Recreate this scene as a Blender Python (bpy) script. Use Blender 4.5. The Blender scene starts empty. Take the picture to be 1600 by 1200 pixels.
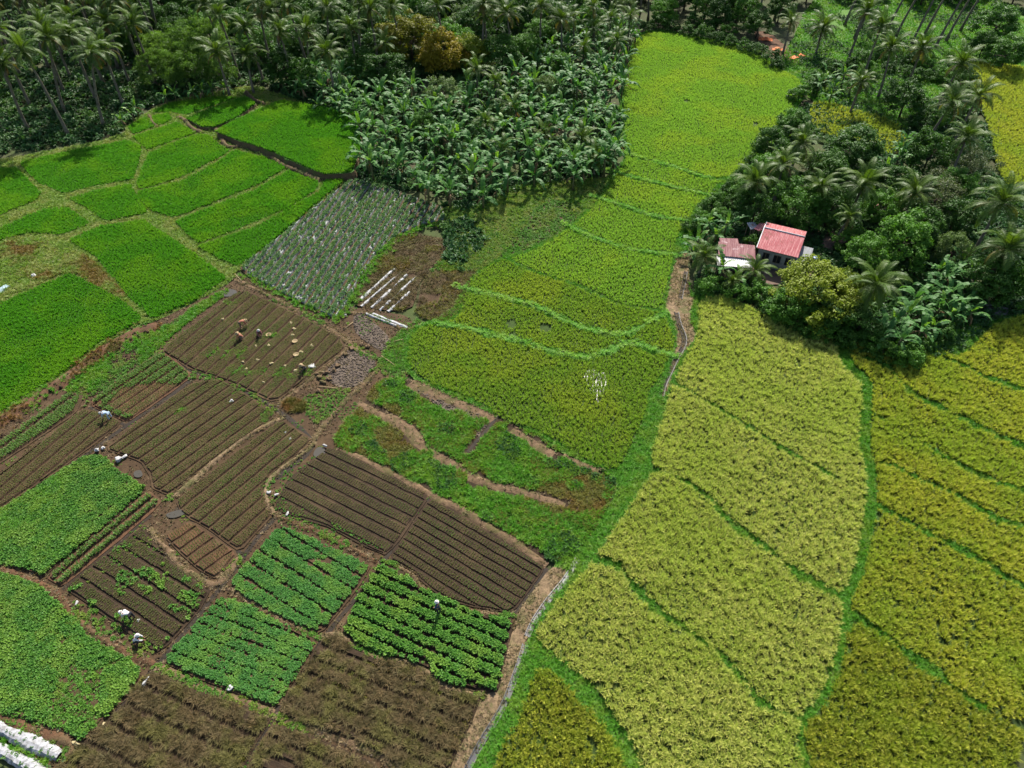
import bpy, bmesh, math, random
import numpy as np
from mathutils import Vector, Euler, Matrix
from mathutils.geometry import tessellate_polygon

random.seed(7)
RNG = np.random.default_rng(7)
R = math.radians
scene = bpy.context.scene
COL = scene.collection

# ------------------------------------------------------------------ camera, sky, sun, exposure
CAM_H, PITCH, FPX = 50.0, 45.0, 1111.0          # drone height, tilt below the horizon, focal length in photo pixels
cam_data = bpy.data.cameras.new('camera')
cam_data.sensor_width = 36.0
cam_data.lens = 36.0 * FPX / 1600.0
cam_data.clip_start, cam_data.clip_end = 0.5, 6000.0
cam = bpy.data.objects.new('camera', cam_data)
cam.location = (0, 0, CAM_H)
cam.rotation_euler = (R(90 - PITCH), 0, 0)
COL.objects.link(cam)
scene.camera = cam

SUN_EL, SUN_AZ = 45.5, 9.5                      # behind the farmland, a little to the right
world = bpy.data.worlds.new('World')
scene.world = world
world.use_nodes = True
wn = world.node_tree
sky = wn.nodes.new('ShaderNodeTexSky')
sky.sky_type = 'NISHITA'
sky.sun_disc = False
sky.sun_elevation = R(SUN_EL)
sky.sun_rotation = R(SUN_AZ)
sky.air_density, sky.dust_density, sky.ozone_density = 1.0, 1.5, 1.0
wn.nodes['Background'].inputs['Strength'].default_value = 0.10
wn.links.new(sky.outputs[0], wn.nodes['Background'].inputs['Color'])
sl = bpy.data.lights.new('sun', 'SUN')
sl.energy, sl.angle, sl.color = 5.0, R(0.53), (1.0, 0.95, 0.87)
sun = bpy.data.objects.new('sun', sl)
sv = Vector((math.cos(R(SUN_EL)) * math.sin(R(SUN_AZ)), math.cos(R(SUN_EL)) * math.cos(R(SUN_AZ)), math.sin(R(SUN_EL))))
sun.rotation_euler = sv.to_track_quat('Z', 'Y').to_euler()
sun.location = sv * 300
COL.objects.link(sun)
scene.view_settings.view_transform = 'Standard'
scene.view_settings.look = 'None'
scene.view_settings.exposure = 1.25
scene.view_settings.gamma = 1.0
scene.render.engine = 'CYCLES'
scene.cycles.max_bounces = 6
scene.cycles.transparent_max_bounces = 4
scene.cycles.use_denoising = True

# ------------------------------------------------------------------ photo pixel -> ground
_cp, _sp = math.cos(R(PITCH)), math.sin(R(PITCH))
def PA(pts, z=0.0):
    p = np.asarray(pts, float).reshape(-1, 2)
    a = (p[:, 0] - 800) / FPX
    b = -(p[:, 1] - 600) / FPX
    dx, dy, dz = a, _cp + b * _sp, -_sp + b * _cp
    t = (z - CAM_H) / dz
    return np.stack([dx * t, dy * t], 1)
def P(px, py, z=0.0):
    q = PA([(px, py)], z)[0]
    return Vector((q[0], q[1], z))
def to_px(xy, z=0.0):
    xy = np.asarray(xy, float)
    X, Y, Z = xy[:, 0], xy[:, 1], z - CAM_H
    f = Y * _cp - Z * _sp
    u = Y * _sp + Z * _cp
    return np.stack([800 + FPX * X / f, 600 - FPX * u / f], 1)

# ------------------------------------------------------------------ 2D helpers
def chaikin(p, n=1, closed=True):
    p = np.asarray(p, float)
    for _ in range(n):
        if closed:
            q = np.roll(p, -1, 0)
            p = np.stack([.75 * p + .25 * q, .25 * p + .75 * q], 1).reshape(-1, 2)
        else:
            a, b = p[:-1], p[1:]
            m = np.stack([.75 * a + .25 * b, .25 * a + .75 * b], 1).reshape(-1, 2)
            p = np.concatenate([p[:1], m[1:-1], p[-1:]])
    return p
def trim(p, n=1, c=.10):
    p = np.asarray(p, float)
    for _ in range(n):
        q = np.roll(p, -1, 0)
        p = np.stack([(1 - c) * p + c * q, c * p + (1 - c) * q], 1).reshape(-1, 2)
    return p
def resample(p, step, closed=False):
    p = np.asarray(p, float)
    if closed: p = np.concatenate([p, p[:1]])
    out = []
    for a, b in zip(p[:-1], p[1:]):
        k = max(1, int(np.linalg.norm(b - a) / step))
        for i in range(k): out.append(a + (b - a) * i / k)
    if not closed: out.append(p[-1])
    return np.array(out)
def inside(pts, poly):
    pts, poly = np.asarray(pts), np.asarray(poly)
    x, y = pts[:, 0], pts[:, 1]
    r = np.zeros(len(pts), bool)
    j = len(poly) - 1
    for i in range(len(poly)):
        xi, yi = poly[i]; xj, yj = poly[j]
        c = ((yi > y) != (yj > y))
        with np.errstate(divide='ignore', invalid='ignore'):
            r ^= c & (x < (xj - xi) * (y - yi) / (yj - yi) + xi)
        j = i
    return r
def dist_line(pts, line):
    pts, line = np.asarray(pts), np.asarray(line)
    d = np.full(len(pts), 1e9)
    for a, b in zip(line[:-1], line[1:]):
        ab = b - a
        t = np.clip(((pts - a) @ ab) / max(ab @ ab, 1e-9), 0, 1)
        d = np.minimum(d, np.linalg.norm(pts - (a + t[:, None] * ab), axis=1))
    return d
def area(p):
    p = np.asarray(p); x, y = p[:, 0], p[:, 1]
    return 0.5 * np.sum(x * np.roll(y, -1) - np.roll(x, -1) * y)
def ccw(p):
    p = np.asarray(p, float)
    return p if area(p) > 0 else p[::-1].copy()
def inset(p, d):
    p = ccw(p)
    a = p - np.roll(p, 1, 0); b = np.roll(p, -1, 0) - p
    def nrm(v):
        l = np.linalg.norm(v, axis=1)[:, None]; l[l < 1e-9] = 1e-9
        v = v / l
        return np.stack([-v[:, 1], v[:, 0]], 1)
    n = nrm(a) + nrm(b)
    l = np.linalg.norm(n, axis=1)[:, None]; l[l < .3] = .3
    return p + n / l * d
def clip_half(poly, n, c, keep_less):
    out = []
    s = (poly @ n - c) * (1 if keep_less else -1)
    for i in range(len(poly)):
        j = (i + 1) % len(poly)
        if s[i] <= 0: out.append(poly[i])
        if (s[i] < 0 < s[j]) or (s[j] < 0 < s[i]):
            t = s[i] / (s[i] - s[j]); out.append(poly[i] + (poly[j] - poly[i]) * t)
    return np.array(out)
def grid_pts(poly, s, jit=.45, rng=RNG):
    poly = np.asarray(poly)
    lo, hi = poly.min(0), poly.max(0)
    nx, ny = int((hi[0] - lo[0]) / s) + 2, int((hi[1] - lo[1]) / s) + 2
    if nx * ny > 3000000: raise ValueError('grid too fine')
    g = np.stack(np.meshgrid(np.arange(nx), np.arange(ny)), -1).reshape(-1, 2).astype(float)
    g[:, 0] += .5 * (g[:, 1] % 2)
    g = lo + (g + rng.uniform(-jit, jit, g.shape)) * s
    return g[inside(g, poly)]
_perm = np.random.default_rng(3).permutation(4096)
def vnoise(p, scale, seed=0):
    q = np.asarray(p) * scale
    i = np.floor(q).astype(int); f = q - i; f = f * f * (3 - 2 * f)
    def h(a, b): return _perm[(_perm[(a + seed * 17) % 4096] + b) % 4096] / 4095.0
    a, b = i[:, 0], i[:, 1]
    return (h(a, b) * (1 - f[:, 0]) + h(a + 1, b) * f[:, 0]) * (1 - f[:, 1]) + (h(a, b + 1) * (1 - f[:, 0]) + h(a + 1, b + 1) * f[:, 0]) * f[:, 1]

# ------------------------------------------------------------------ materials
def srgb(r, g, b):
    def f(c):
        c /= 255.0
        return c / 12.92 if c <= .04045 else ((c + .055) / 1.055) ** 2.4
    return (f(r), f(g), f(b))
def node_mat(name):
    m = bpy.data.materials.new(name); m.use_nodes = True
    nt = m.node_tree; nt.nodes.clear()
    out = nt.nodes.new('ShaderNodeOutputMaterial')
    return m, nt, out
def noise(nt, scale, detail=4, rough=.6, coord=None):
    n = nt.nodes.new('ShaderNodeTexNoise')
    n.inputs['Scale'].default_value = scale; n.inputs['Detail'].default_value = detail; n.inputs['Roughness'].default_value = rough
    if coord is None:
        g = nt.nodes.new('ShaderNodeNewGeometry'); coord = g.outputs['Position']
    nt.links.new(coord, n.inputs['Vector'])
    return n.outputs['Fac']
def mixc(nt, fac, a, b):
    m = nt.nodes.new('ShaderNodeMix'); m.data_type = 'RGBA'
    for s, v in ((0, fac), (6, a), (7, b)):
        if hasattr(v, 'is_linked'): nt.links.new(v, m.inputs[s])
        elif s == 0: m.inputs[0].default_value = v
        else: m.inputs[s].default_value = (*v, 1)
    return m.outputs[2]
def ramp(nt, fac, lo, hi):
    m = nt.nodes.new('ShaderNodeMapRange'); m.interpolation_type = 'SMOOTHSTEP'
    nt.links.new(fac, m.inputs[0]); m.inputs[1].default_value = lo; m.inputs[2].default_value = hi
    return m.outputs[0]
def leaf_mat(name, c1, c2, c3=None, rough=.5, trans=.3, big=.12, spec=.18, bigr=(.45, .62), tip=None, tint=(1.15, 1.25, .6)):
    """leaf: colour differs from piece to piece (c1..c2) and drifts towards c3 over the ground"""
    m, nt, out = node_mat(name)
    oi = nt.nodes.new('ShaderNodeObjectInfo')
    c = mixc(nt, oi.outputs['Random'], c1, c2)
    if c3: c = mixc(nt, ramp(nt, noise(nt, big, 3), *bigr), c, c3)
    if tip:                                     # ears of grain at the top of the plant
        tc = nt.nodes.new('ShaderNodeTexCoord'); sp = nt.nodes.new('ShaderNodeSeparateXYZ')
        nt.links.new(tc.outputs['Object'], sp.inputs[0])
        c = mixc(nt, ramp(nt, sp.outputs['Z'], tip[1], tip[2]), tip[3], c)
    p = nt.nodes.new('ShaderNodeBsdfPrincipled')
    nt.links.new(c, p.inputs['Base Color'])
    p.inputs['Roughness'].default_value = rough
    p.inputs['Specular IOR Level'].default_value = spec
    t = nt.nodes.new('ShaderNodeBsdfTranslucent')
    tm = nt.nodes.new('ShaderNodeMix'); tm.data_type = 'RGBA'; tm.blend_type = 'MULTIPLY'; tm.inputs[0].default_value = 1
    nt.links.new(c, tm.inputs[6]); tm.inputs[7].default_value = (*tint, 1)
    nt.links.new(tm.outputs[2], t.inputs['Color'])
    mx = nt.nodes.new('ShaderNodeMixShader'); mx.inputs[0].default_value = trans
    nt.links.new(p.outputs[0], mx.inputs[1]); nt.links.new(t.outputs[0], mx.inputs[2])
    nt.links.new(mx.outputs[0], out.inputs['Surface'])
    return m
def soil_mat(name, c1, c2, c3=None, scale=1.2, bump=.6, bscale=7.0, rough=.95, spec=.2, c3r=(.52, .66), dist=.08):
    m, nt, out = node_mat(name)
    c = mixc(nt, ramp(nt, noise(nt, scale, 6, .7), .35, .65), c1, c2)
    if c3: c = mixc(nt, ramp(nt, noise(nt, scale * .31, 5, .65), *c3r), c, c3)
    p = nt.nodes.new('ShaderNodeBsdfPrincipled')
    nt.links.new(c, p.inputs['Base Color'])
    p.inputs['Roughness'].default_value = rough; p.inputs['Specular IOR Level'].default_value = spec
    b = nt.nodes.new('ShaderNodeBump'); b.inputs['Strength'].default_value = bump; b.inputs['Distance'].default_value = dist
    nt.links.new(noise(nt, bscale, 5, .7), b.inputs['Height'])
    nt.links.new(b.outputs[0], p.inputs['Normal'])
    nt.links.new(p.outputs[0], out.inputs['Surface'])
    return m
def plain_mat(name, c1, c2=None, rough=.6, spec=.4, scale=3.0, bump=0.0, metal=0.0):
    m, nt, out = node_mat(name)
    p = nt.nodes.new('ShaderNodeBsdfPrincipled')
    c2 = c2 or tuple(v * .75 for v in c1)
    c = mixc(nt, ramp(nt, noise(nt, scale, 5, .7), .35, .7), c1, c2)
    nt.links.new(c, p.inputs['Base Color'])
    p.inputs['Roughness'].default_value = rough; p.inputs['Specular IOR Level'].default_value = spec; p.inputs['Metallic'].default_value = metal
    if bump:
        b = nt.nodes.new('ShaderNodeBump'); b.inputs['Strength'].default_value = bump; b.inputs['Distance'].default_value = .02
        nt.links.new(noise(nt, scale * 4, 4), b.inputs['Height']); nt.links.new(b.outputs[0], p.inputs['Normal'])
    nt.links.new(p.outputs[0], out.inputs['Surface'])
    return m
def water_mat(name, col=(.05, .045, .03), rough=.08, bump=.25):
    m, nt, out = node_mat(name)
    p = nt.nodes.new('ShaderNodeBsdfPrincipled')
    p.inputs['Base Color'].default_value = (*col, 1); p.inputs['Roughness'].default_value = rough; p.inputs['IOR'].default_value = 1.33
    b = nt.nodes.new('ShaderNodeBump'); b.inputs['Strength'].default_value = bump; b.inputs['Distance'].default_value = .02
    nt.links.new(noise(nt, 5.0, 3), b.inputs['Height']); nt.links.new(b.outputs[0], p.inputs['Normal'])
    nt.links.new(p.outputs[0], out.inputs['Surface'])
    return m

M = {}
# crops
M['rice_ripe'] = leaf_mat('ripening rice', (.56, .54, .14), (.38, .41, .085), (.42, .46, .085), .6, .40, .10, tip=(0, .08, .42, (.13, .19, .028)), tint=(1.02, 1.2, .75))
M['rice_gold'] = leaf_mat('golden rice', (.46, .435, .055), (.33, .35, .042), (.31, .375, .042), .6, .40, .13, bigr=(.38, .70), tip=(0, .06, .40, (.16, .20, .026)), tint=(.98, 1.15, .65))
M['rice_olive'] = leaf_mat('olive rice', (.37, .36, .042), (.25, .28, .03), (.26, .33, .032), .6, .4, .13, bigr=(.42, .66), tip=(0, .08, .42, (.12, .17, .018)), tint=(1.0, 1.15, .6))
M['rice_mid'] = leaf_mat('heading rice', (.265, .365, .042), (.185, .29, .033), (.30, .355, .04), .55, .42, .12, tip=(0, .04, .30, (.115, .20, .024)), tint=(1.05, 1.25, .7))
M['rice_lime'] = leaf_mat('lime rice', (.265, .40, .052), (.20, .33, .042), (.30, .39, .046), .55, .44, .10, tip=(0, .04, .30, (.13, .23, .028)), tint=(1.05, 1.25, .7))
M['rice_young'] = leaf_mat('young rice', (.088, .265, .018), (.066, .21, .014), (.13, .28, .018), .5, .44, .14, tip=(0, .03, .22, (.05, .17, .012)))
M['bund_grass'] = leaf_mat('bund grass', (0.102, 0.272, 0.0225), (0.068, 0.204, 0.015), (0.136, 0.255, 0.0225), .5, .4, .5)
M['bright_grass'] = leaf_mat('bright bund grass', (.22, .42, .08), (.16, .34, .06), (.27, .42, .085), .5, .4, .5)
M['pale_grass'] = leaf_mat('pale bund grass', (0.187, 0.2805, 0.04125), (0.1275, 0.2125, 0.03), (0.221, 0.255, 0.06), .55, .38, .4)
M['dry_grass'] = leaf_mat('dry grass', (0.306, 0.2295, 0.1275), (0.204, 0.1487, 0.07875), (0.153, 0.136, 0.06), .7, .25, .5)
M['rust_grass'] = leaf_mat('rusty dead grass', (0.204, 0.102, 0.03), (0.1445, 0.08075, 0.02625), (0.1105, 0.102, 0.0225), .7, .25, .4)
M['yellow_grass'] = leaf_mat('yellowed grass', (0.17, 0.153, 0.02625), (0.119, 0.136, 0.03), (0.1615, 0.1105, 0.0225), .6, .3, .35)
M['weed'] = leaf_mat('weed leaves', (0.102, 0.228, 0.0264), (0.066, 0.162, 0.0198), (0.144, 0.204, 0.0275), .5, .36, .35)
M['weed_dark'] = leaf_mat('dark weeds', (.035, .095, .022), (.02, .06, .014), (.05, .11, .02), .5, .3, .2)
M['leafy'] = leaf_mat('leafy greens', (.088, .21, .027), (.052, .15, .02), (.125, .23, .03), .5, .36, .6)
M['brassica'] = leaf_mat('brassica leaves', (.070, .195, .034), (.044, .138, .025), (.10, .21, .032), .5, .34, .6)
M['mulch_crop'] = leaf_mat('grey green crop', (0.114, 0.209, 0.072), (0.0665, 0.143, 0.044), (0.095, 0.187, 0.04), .45, .3, .4)
M['seed_green'] = leaf_mat('green seedlings', (0.1512, 0.2465, 0.06448), (0.1008, 0.1873, 0.04433), None, .55, .35)
M['seed_brown'] = leaf_mat('tiny onion seedlings', (0.1474, 0.1518, 0.04506), (0.1041, 0.1128, 0.03466), (0.1127, 0.1562, 0.03812), .6, .35, .25)
M['scrub'] = leaf_mat('withered crop', (0.1242, 0.08568, 0.03751), (0.07866, 0.06528, 0.02592), (0.1076, 0.09792, 0.02728), .7, .25, .5)
# trees
M['frond'] = leaf_mat('coconut frond', (.075, .125, .013), (.042, .084, .010), None, .5, .32, spec=.17, tint=(1.2, 1.25, .5))
M['frond_yellow'] = leaf_mat('yellowing frond', (.16, .135, .02), (.11, .085, .02), None, .5, .3, spec=.25)
M['frond_dead'] = leaf_mat('dead brown frond', (.12, .075, .035), (.08, .05, .025), None, .7, .2, spec=.15)
M['banana_leaf'] = leaf_mat('banana leaf', (.066, .160, .032), (.036, .105, .022), None, .55, .32, spec=.15)
M['banana_pale'] = leaf_mat('pale banana leaf', (0.132, 0.24, 0.02625), (0.084, 0.18, 0.0189), None, .5, .34, spec=.25)
M['banana_dead'] = leaf_mat('dead banana leaf', (.16, .10, .05), (.10, .065, .03), None, .7, .2, spec=.15)
M['leaf_dark'] = leaf_mat('dark leaves', (0.0414, 0.1033, 0.0108), (0.02576, 0.07085, 0.0078), None, .55, .28, spec=.14)
M['leaf_mid'] = leaf_mat('mid green leaves', (0.069, 0.1673, 0.0156), (0.046, 0.1181, 0.012), None, .55, .32, spec=.14)
M['leaf_pale'] = leaf_mat('pale leaves', (0.108, 0.164, 0.045), (0.072, 0.1189, 0.03), None, .55, .32, spec=.14)
M['leaf_gold'] = leaf_mat('golden new leaves', (0.2, 0.1558, 0.0096), (0.096, 0.1148, 0.0096), None, .55, .34, spec=.14)
M['leaf_olive'] = leaf_mat('olive yellow leaves', (.185, .225, .014), (.085, .13, .013), None, .55, .34, spec=.14)
M['leaf_bamboo'] = leaf_mat('bamboo leaves', (0.104, 0.1886, 0.027), (0.064, 0.1312, 0.0192), None, .55, .4, spec=.14)
M['leaf_grey'] = leaf_mat('grey green leaves', (0.084, 0.1025, 0.039), (0.052, 0.0738, 0.0252), None, .55, .28, spec=.14)
M['bark'] = plain_mat('palm bark', (0.14, 0.119, 0.0868), (0.07, 0.0578, 0.0403), .9, .2, 2.5, .5)
M['bark_dark'] = plain_mat('tree bark', (0.063, 0.0476, 0.031), (0.035, 0.0272, 0.0186), .9, .2, 2.0, .5)
M['stem'] = plain_mat('banana stem', (0.084, 0.0952, 0.031), (0.07, 0.0476, 0.0217), .6, .3, 3.0)
# ground
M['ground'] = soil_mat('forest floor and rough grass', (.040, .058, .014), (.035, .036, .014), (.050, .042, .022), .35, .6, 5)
M['paddy'] = soil_mat('paddy floor', (.030, .055, .008), (.022, .036, .008), None, 1.5)
M['paddy_young'] = soil_mat('wet floor under young rice', (.040, .12, .010), (.030, .085, .008), None, 1.5)
M['grass_floor'] = soil_mat('grass floor', (.065, .135, .018), (.045, .10, .014), (.08, .12, .02), .8)
M['bund_soil'] = soil_mat('bund under grass', (.075, .135, .022), (.06, .10, .02), (.09, .10, .03), .8)
M['soil'] = soil_mat('garden soil', (0.0573, 0.03409, 0.01629), (0.03751, 0.02229, 0.01074), (0.06773, 0.0424, 0.02073), 1.1, .8, 9)
M['soil_dark'] = soil_mat('dark garden soil', (0.03438, 0.02097, 0.01111), (0.02188, 0.01355, 0.007035), (0.04585, 0.02884, 0.01481), 1.3, .9, 8)
M['soil_red'] = soil_mat('reddish clay', (0.09117, 0.04541, 0.02241), (0.05535, 0.02838, 0.01462), (0.08466, 0.05562, 0.02728), .9, .9, 7)
M['soil_pale'] = soil_mat('pale dry earth', (0.1368, 0.08798, 0.04872), (0.07163, 0.04541, 0.02436), (0.06512, 0.05392, 0.01949), 2.2, 1.0, 9, c3r=(.48, .6))
M['clods'] = soil_mat('grey clods', (0.096, 0.074, 0.0561), (0.06, 0.0444, 0.033), (0.12, 0.0925, 0.066), 2.0, .8, 9)
M['mud'] = soil_mat('wet mud', (0.024, 0.01628, 0.0099), (0.0144, 0.01036, 0.0066), None, 1.0, .5, 8, .8, .2)
M['straw_mat'] = soil_mat('straw litter', (0.2, 0.1369, 0.0759), (0.096, 0.06512, 0.0363), (0.08, 0.074, 0.0264), 2.6, 1.0, 14, c3r=(.48, .62))
M['bank'] = soil_mat('brown bank', (0.096, 0.0629, 0.0297), (0.056, 0.0407, 0.0198), (0.064, 0.074, 0.0198), 1.1, .9, 6)
M['water'] = water_mat('muddy water', rough=.40, bump=.8)
M['puddle'] = water_mat('grey puddle water', (.05, .045, .035), .10, .15)
M['plastic'] = plain_mat('white mulch film', (.29, .29, .30), (.13, .125, .115), .5, .25, 3.5, .8)
M['plastic_dirty'] = plain_mat('dirty mulch film', (.21, .22, .215), (.09, .085, .075), .5, .25, 4.0, .8)
M['concrete'] = plain_mat('concrete', (.14, .13, .115), (.075, .07, .06), .85, .3, 2.5, .4)
M['black_film'] = plain_mat('black channel lining', (.012, .012, .014), (.03, .03, .03), .4, .5, 2.0)

# ------------------------------------------------------------------ object helpers
def tag(o, label=None, cat=None, group=None, kind=None):
    for k, v in (('label', label), ('category', cat), ('group', group), ('kind', kind)):
        if v: o[k] = v
    return o
def mesh_of(name, verts, faces, mats, midx=None, smooth=False):
    me = bpy.data.meshes.new(name)
    me.from_pydata([tuple(v) for v in verts], [], [tuple(f) for f in faces])
    for m in (mats if isinstance(mats, (list, tuple)) else [mats]): me.materials.append(m)
    if midx is not None: me.polygons.foreach_set('material_index', midx)
    if smooth: me.polygons.foreach_set('use_smooth', [True] * len(me.polygons))
    me.update()
    return me
def add(name, me, parent=None, loc=(0, 0, 0), rot=(0, 0, 0), scl=1.0):
    o = bpy.data.objects.new(name, me)
    COL.objects.link(o)
    o.location = loc; o.rotation_euler = rot
    o.scale = scl if isinstance(scl, (tuple, list)) else (scl,) * 3
    if parent: o.parent = parent
    return o
def empty(name, loc, rz=0.0):
    o = add(name, None, None, loc, (0, 0, rz)); o.empty_display_size = .3
    return o
class MB:
    """collects pieces of one part"""
    def __init__(self): self.v, self.f = [], []
    def box(self, c, s, rz=0.0, tilt=0.0):
        n = len(self.v); m = Matrix.Rotation(rz, 3, 'Z') @ Matrix.Rotation(tilt, 3, 'X')
        for x in (-.5, .5):
            for y in (-.5, .5):
                for z in (-.5, .5): self.v.append(Vector(c) + m @ Vector((x * s[0], y * s[1], z * s[2])))
        for f in ((0, 1, 3, 2), (4, 6, 7, 5), (0, 4, 5, 1), (2, 3, 7, 6), (0, 2, 6, 4), (1, 5, 7, 3)): self.f.append([n + i for i in f])
        return self
    def tube(self, pts, rad, seg=7, caps=True):
        n0 = len(self.v); pts = [Vector(p) for p in pts]
        for i, p in enumerate(pts):
            d = (pts[min(i + 1, len(pts) - 1)] - pts[max(i - 1, 0)]).normalized()
            a = d.orthogonal().normalized(); b = d.cross(a)
            r = rad[i] if isinstance(rad, (list, tuple)) else rad
            for k in range(seg):
                t = 2 * math.pi * k / seg
                self.v.append(p + (a * math.cos(t) + b * math.sin(t)) * r)
        for i in range(len(pts) - 1):
            for k in range(seg):
                a, b = n0 + i * seg + k, n0 + i * seg + (k + 1) % seg
                self.f.append([a, b, b + seg, a + seg])
        if caps:
            self.f.append([n0 + k for k in range(seg)][::-1]); m = n0 + (len(pts) - 1) * seg
            self.f.append([m + k for k in range(seg)])
        return self
    def lathe(self, prof, seg=14, c=(0, 0, 0)):
        n0 = len(self.v)
        for r, z in prof:
            for k in range(seg):
                t = 2 * math.pi * k / seg
                self.v.append(Vector((c[0] + r * math.cos(t), c[1] + r * math.sin(t), c[2] + z)))
        for i in range(len(prof) - 1):
            for k in range(seg):
                a, b = n0 + i * seg + k, n0 + i * seg + (k + 1) % seg
                self.f.append([a, b, b + seg, a + seg])
        return self
    def mesh(self, name, mat, smooth=False): return mesh_of(name, self.v, self.f, mat, None, smooth)
def sheet_mesh(name, poly, z, mat, depth=0.0, jit=0.0, step=.8):
    """a flat patch of ground with an uneven edge; depth > 0 gives it side faces down to the ground below"""
    p = resample(ccw(poly), step, True)
    if jit:
        p = p + np.stack([vnoise(p, .9, 1) - .5, vnoise(p, .9, 2) - .5], 1) * 2 * jit
    n = len(p)
    v = [(x, y, z) for x, y in p]
    tri = tessellate_polygon([[Vector((x, y, 0)) for x, y in p]])
    f = []
    for a, b, c in tri:
        s = (p[b][0] - p[a][0]) * (p[c][1] - p[a][1]) - (p[b][1] - p[a][1]) * (p[c][0] - p[a][0])
        f.append((a, b, c) if s > 0 else (a, c, b))
    if depth:
        q = inset(p, -depth * .45)
        v += [(x, y, z - depth) for x, y in q]
        f += [(i, n + i, n + (i + 1) % n, (i + 1) % n) for i in range(n)]
    return mesh_of(name, v, f, mat)
def ribbon_mesh(name, line, w, h, z, mat, step=.45, wob=.25, seed=0, flat=False):
    """an arched strip of earth along a line"""
    L = resample(line, step)
    d = np.gradient(L, axis=0); l = np.linalg.norm(d, axis=1)[:, None]; l[l < 1e-9] = 1e-9; d = d / l
    nrm = np.stack([-d[:, 1], d[:, 0]], 1)
    prof = [(-.5, 0), (-.34, .62), (-.12, .95), (.12, 1.0), (.34, .6), (.5, 0)]
    if flat: prof = [(-.5, 0), (-.2, 1), (.2, 1), (.5, 0)]
    v, f = [], []
    m = len(prof)
    k1 = vnoise(L, .8, seed + 5); k2 = vnoise(L, 1.7, seed + 9); k3 = vnoise(L, .5, seed + 12)
    for i in range(len(L)):
        ww = w * (1 + wob * 2 * (k1[i] - .5)); hh = h * (.7 + .6 * k2[i])
        if i in (0, len(L) - 1): hh *= .3
        for a, b in prof:
            q = L[i] + nrm[i] * (a * ww + (k3[i] - .5) * wob * w)
            v.append((q[0], q[1], z + b * hh))
    for i in range(len(L) - 1):
        for k in range(m - 1):
            a = i * m + k
            f.append((a, a + m, a + m + 1, a + 1))
    return mesh_of(name, v, f, mat, None, True)

# ------------------------------------------------------------------ scattered ground cover ("stuff")
_gn = {}
def proto_set(key, meshes):
    t = bpy.data.node_groups.new('scatter ' + key, 'GeometryNodeTree')
    t.interface.new_socket('Geometry', in_out='INPUT', socket_type='NodeSocketGeometry')
    t.interface.new_socket('Geometry', in_out='OUTPUT', socket_type='NodeSocketGeometry')
    gi, go = t.nodes.new('NodeGroupInput'), t.nodes.new('NodeGroupOutput')
    inst = t.nodes.new('GeometryNodeInstanceOnPoints')
    join = t.nodes.new('GeometryNodeJoinGeometry')
    for me in meshes[::-1]:
        ob = bpy.data.objects.new(me.name, me)
        oi = t.nodes.new('GeometryNodeObjectInfo'); oi.inputs['Object'].default_value = ob; oi.inputs['As Instance'].default_value = True
        t.links.new(oi.outputs['Geometry'], join.inputs[0])
    def att(nm, ty):
        a = t.nodes.new('GeometryNodeInputNamedAttribute'); a.data_type = ty; a.inputs['Name'].default_value = nm
        return a.outputs['Attribute']
    t.links.new(gi.outputs[0], inst.inputs['Points'])
    t.links.new(join.outputs[0], inst.inputs['Instance'])
    inst.inputs['Pick Instance'].default_value = True
    t.links.new(att('idx', 'INT'), inst.inputs['Instance Index'])
    t.links.new(att('rot', 'FLOAT_VECTOR'), inst.inputs['Rotation'])
    t.links.new(att('scl', 'FLOAT_VECTOR'), inst.inputs['Scale'])
    t.links.new(inst.outputs[0], go.inputs[0])
    _gn[key] = (t, len(meshes))
def scatter(name, xy, z, key, scl=(.8, 1.2), tilt=.15, label=None, cat=None, group=None, parent=None, size=None, seed=1, hs=(.85, 1.15)):
    xy = np.asarray(xy)
    n = len(xy)
    if n == 0: return None
    rng = np.random.default_rng(seed + n)
    t, k = _gn[key]
    me = bpy.data.meshes.new(name)
    me.vertices.add(n)
    co = np.zeros((n, 3)); co[:, :2] = xy; co[:, 2] = z
    me.vertices.foreach_set('co', co.ravel())
    s = rng.uniform(*scl, n)
    if size is not None: s = s * size
    sc = np.stack([s, s, s * rng.uniform(*hs, n)], 1)
    rot = np.stack([rng.normal(0, tilt, n), rng.normal(0, tilt, n), rng.uniform(0, 6.283, n)], 1)
    a = me.attributes.new('idx', 'INT', 'POINT'); a.data.foreach_set('value', rng.integers(0, k, n).astype(np.int32))
    a = me.attributes.new('rot', 'FLOAT_VECTOR', 'POINT'); a.data.foreach_set('vector', rot.ravel())
    a = me.attributes.new('scl', 'FLOAT_VECTOR', 'POINT'); a.data.foreach_set('vector', sc.ravel())
    o = add(name, me, parent)
    md = o.modifiers.new('scatter', 'NODES'); md.node_group = t
    tag(o, label, cat, group, 'stuff')
    return o
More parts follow.
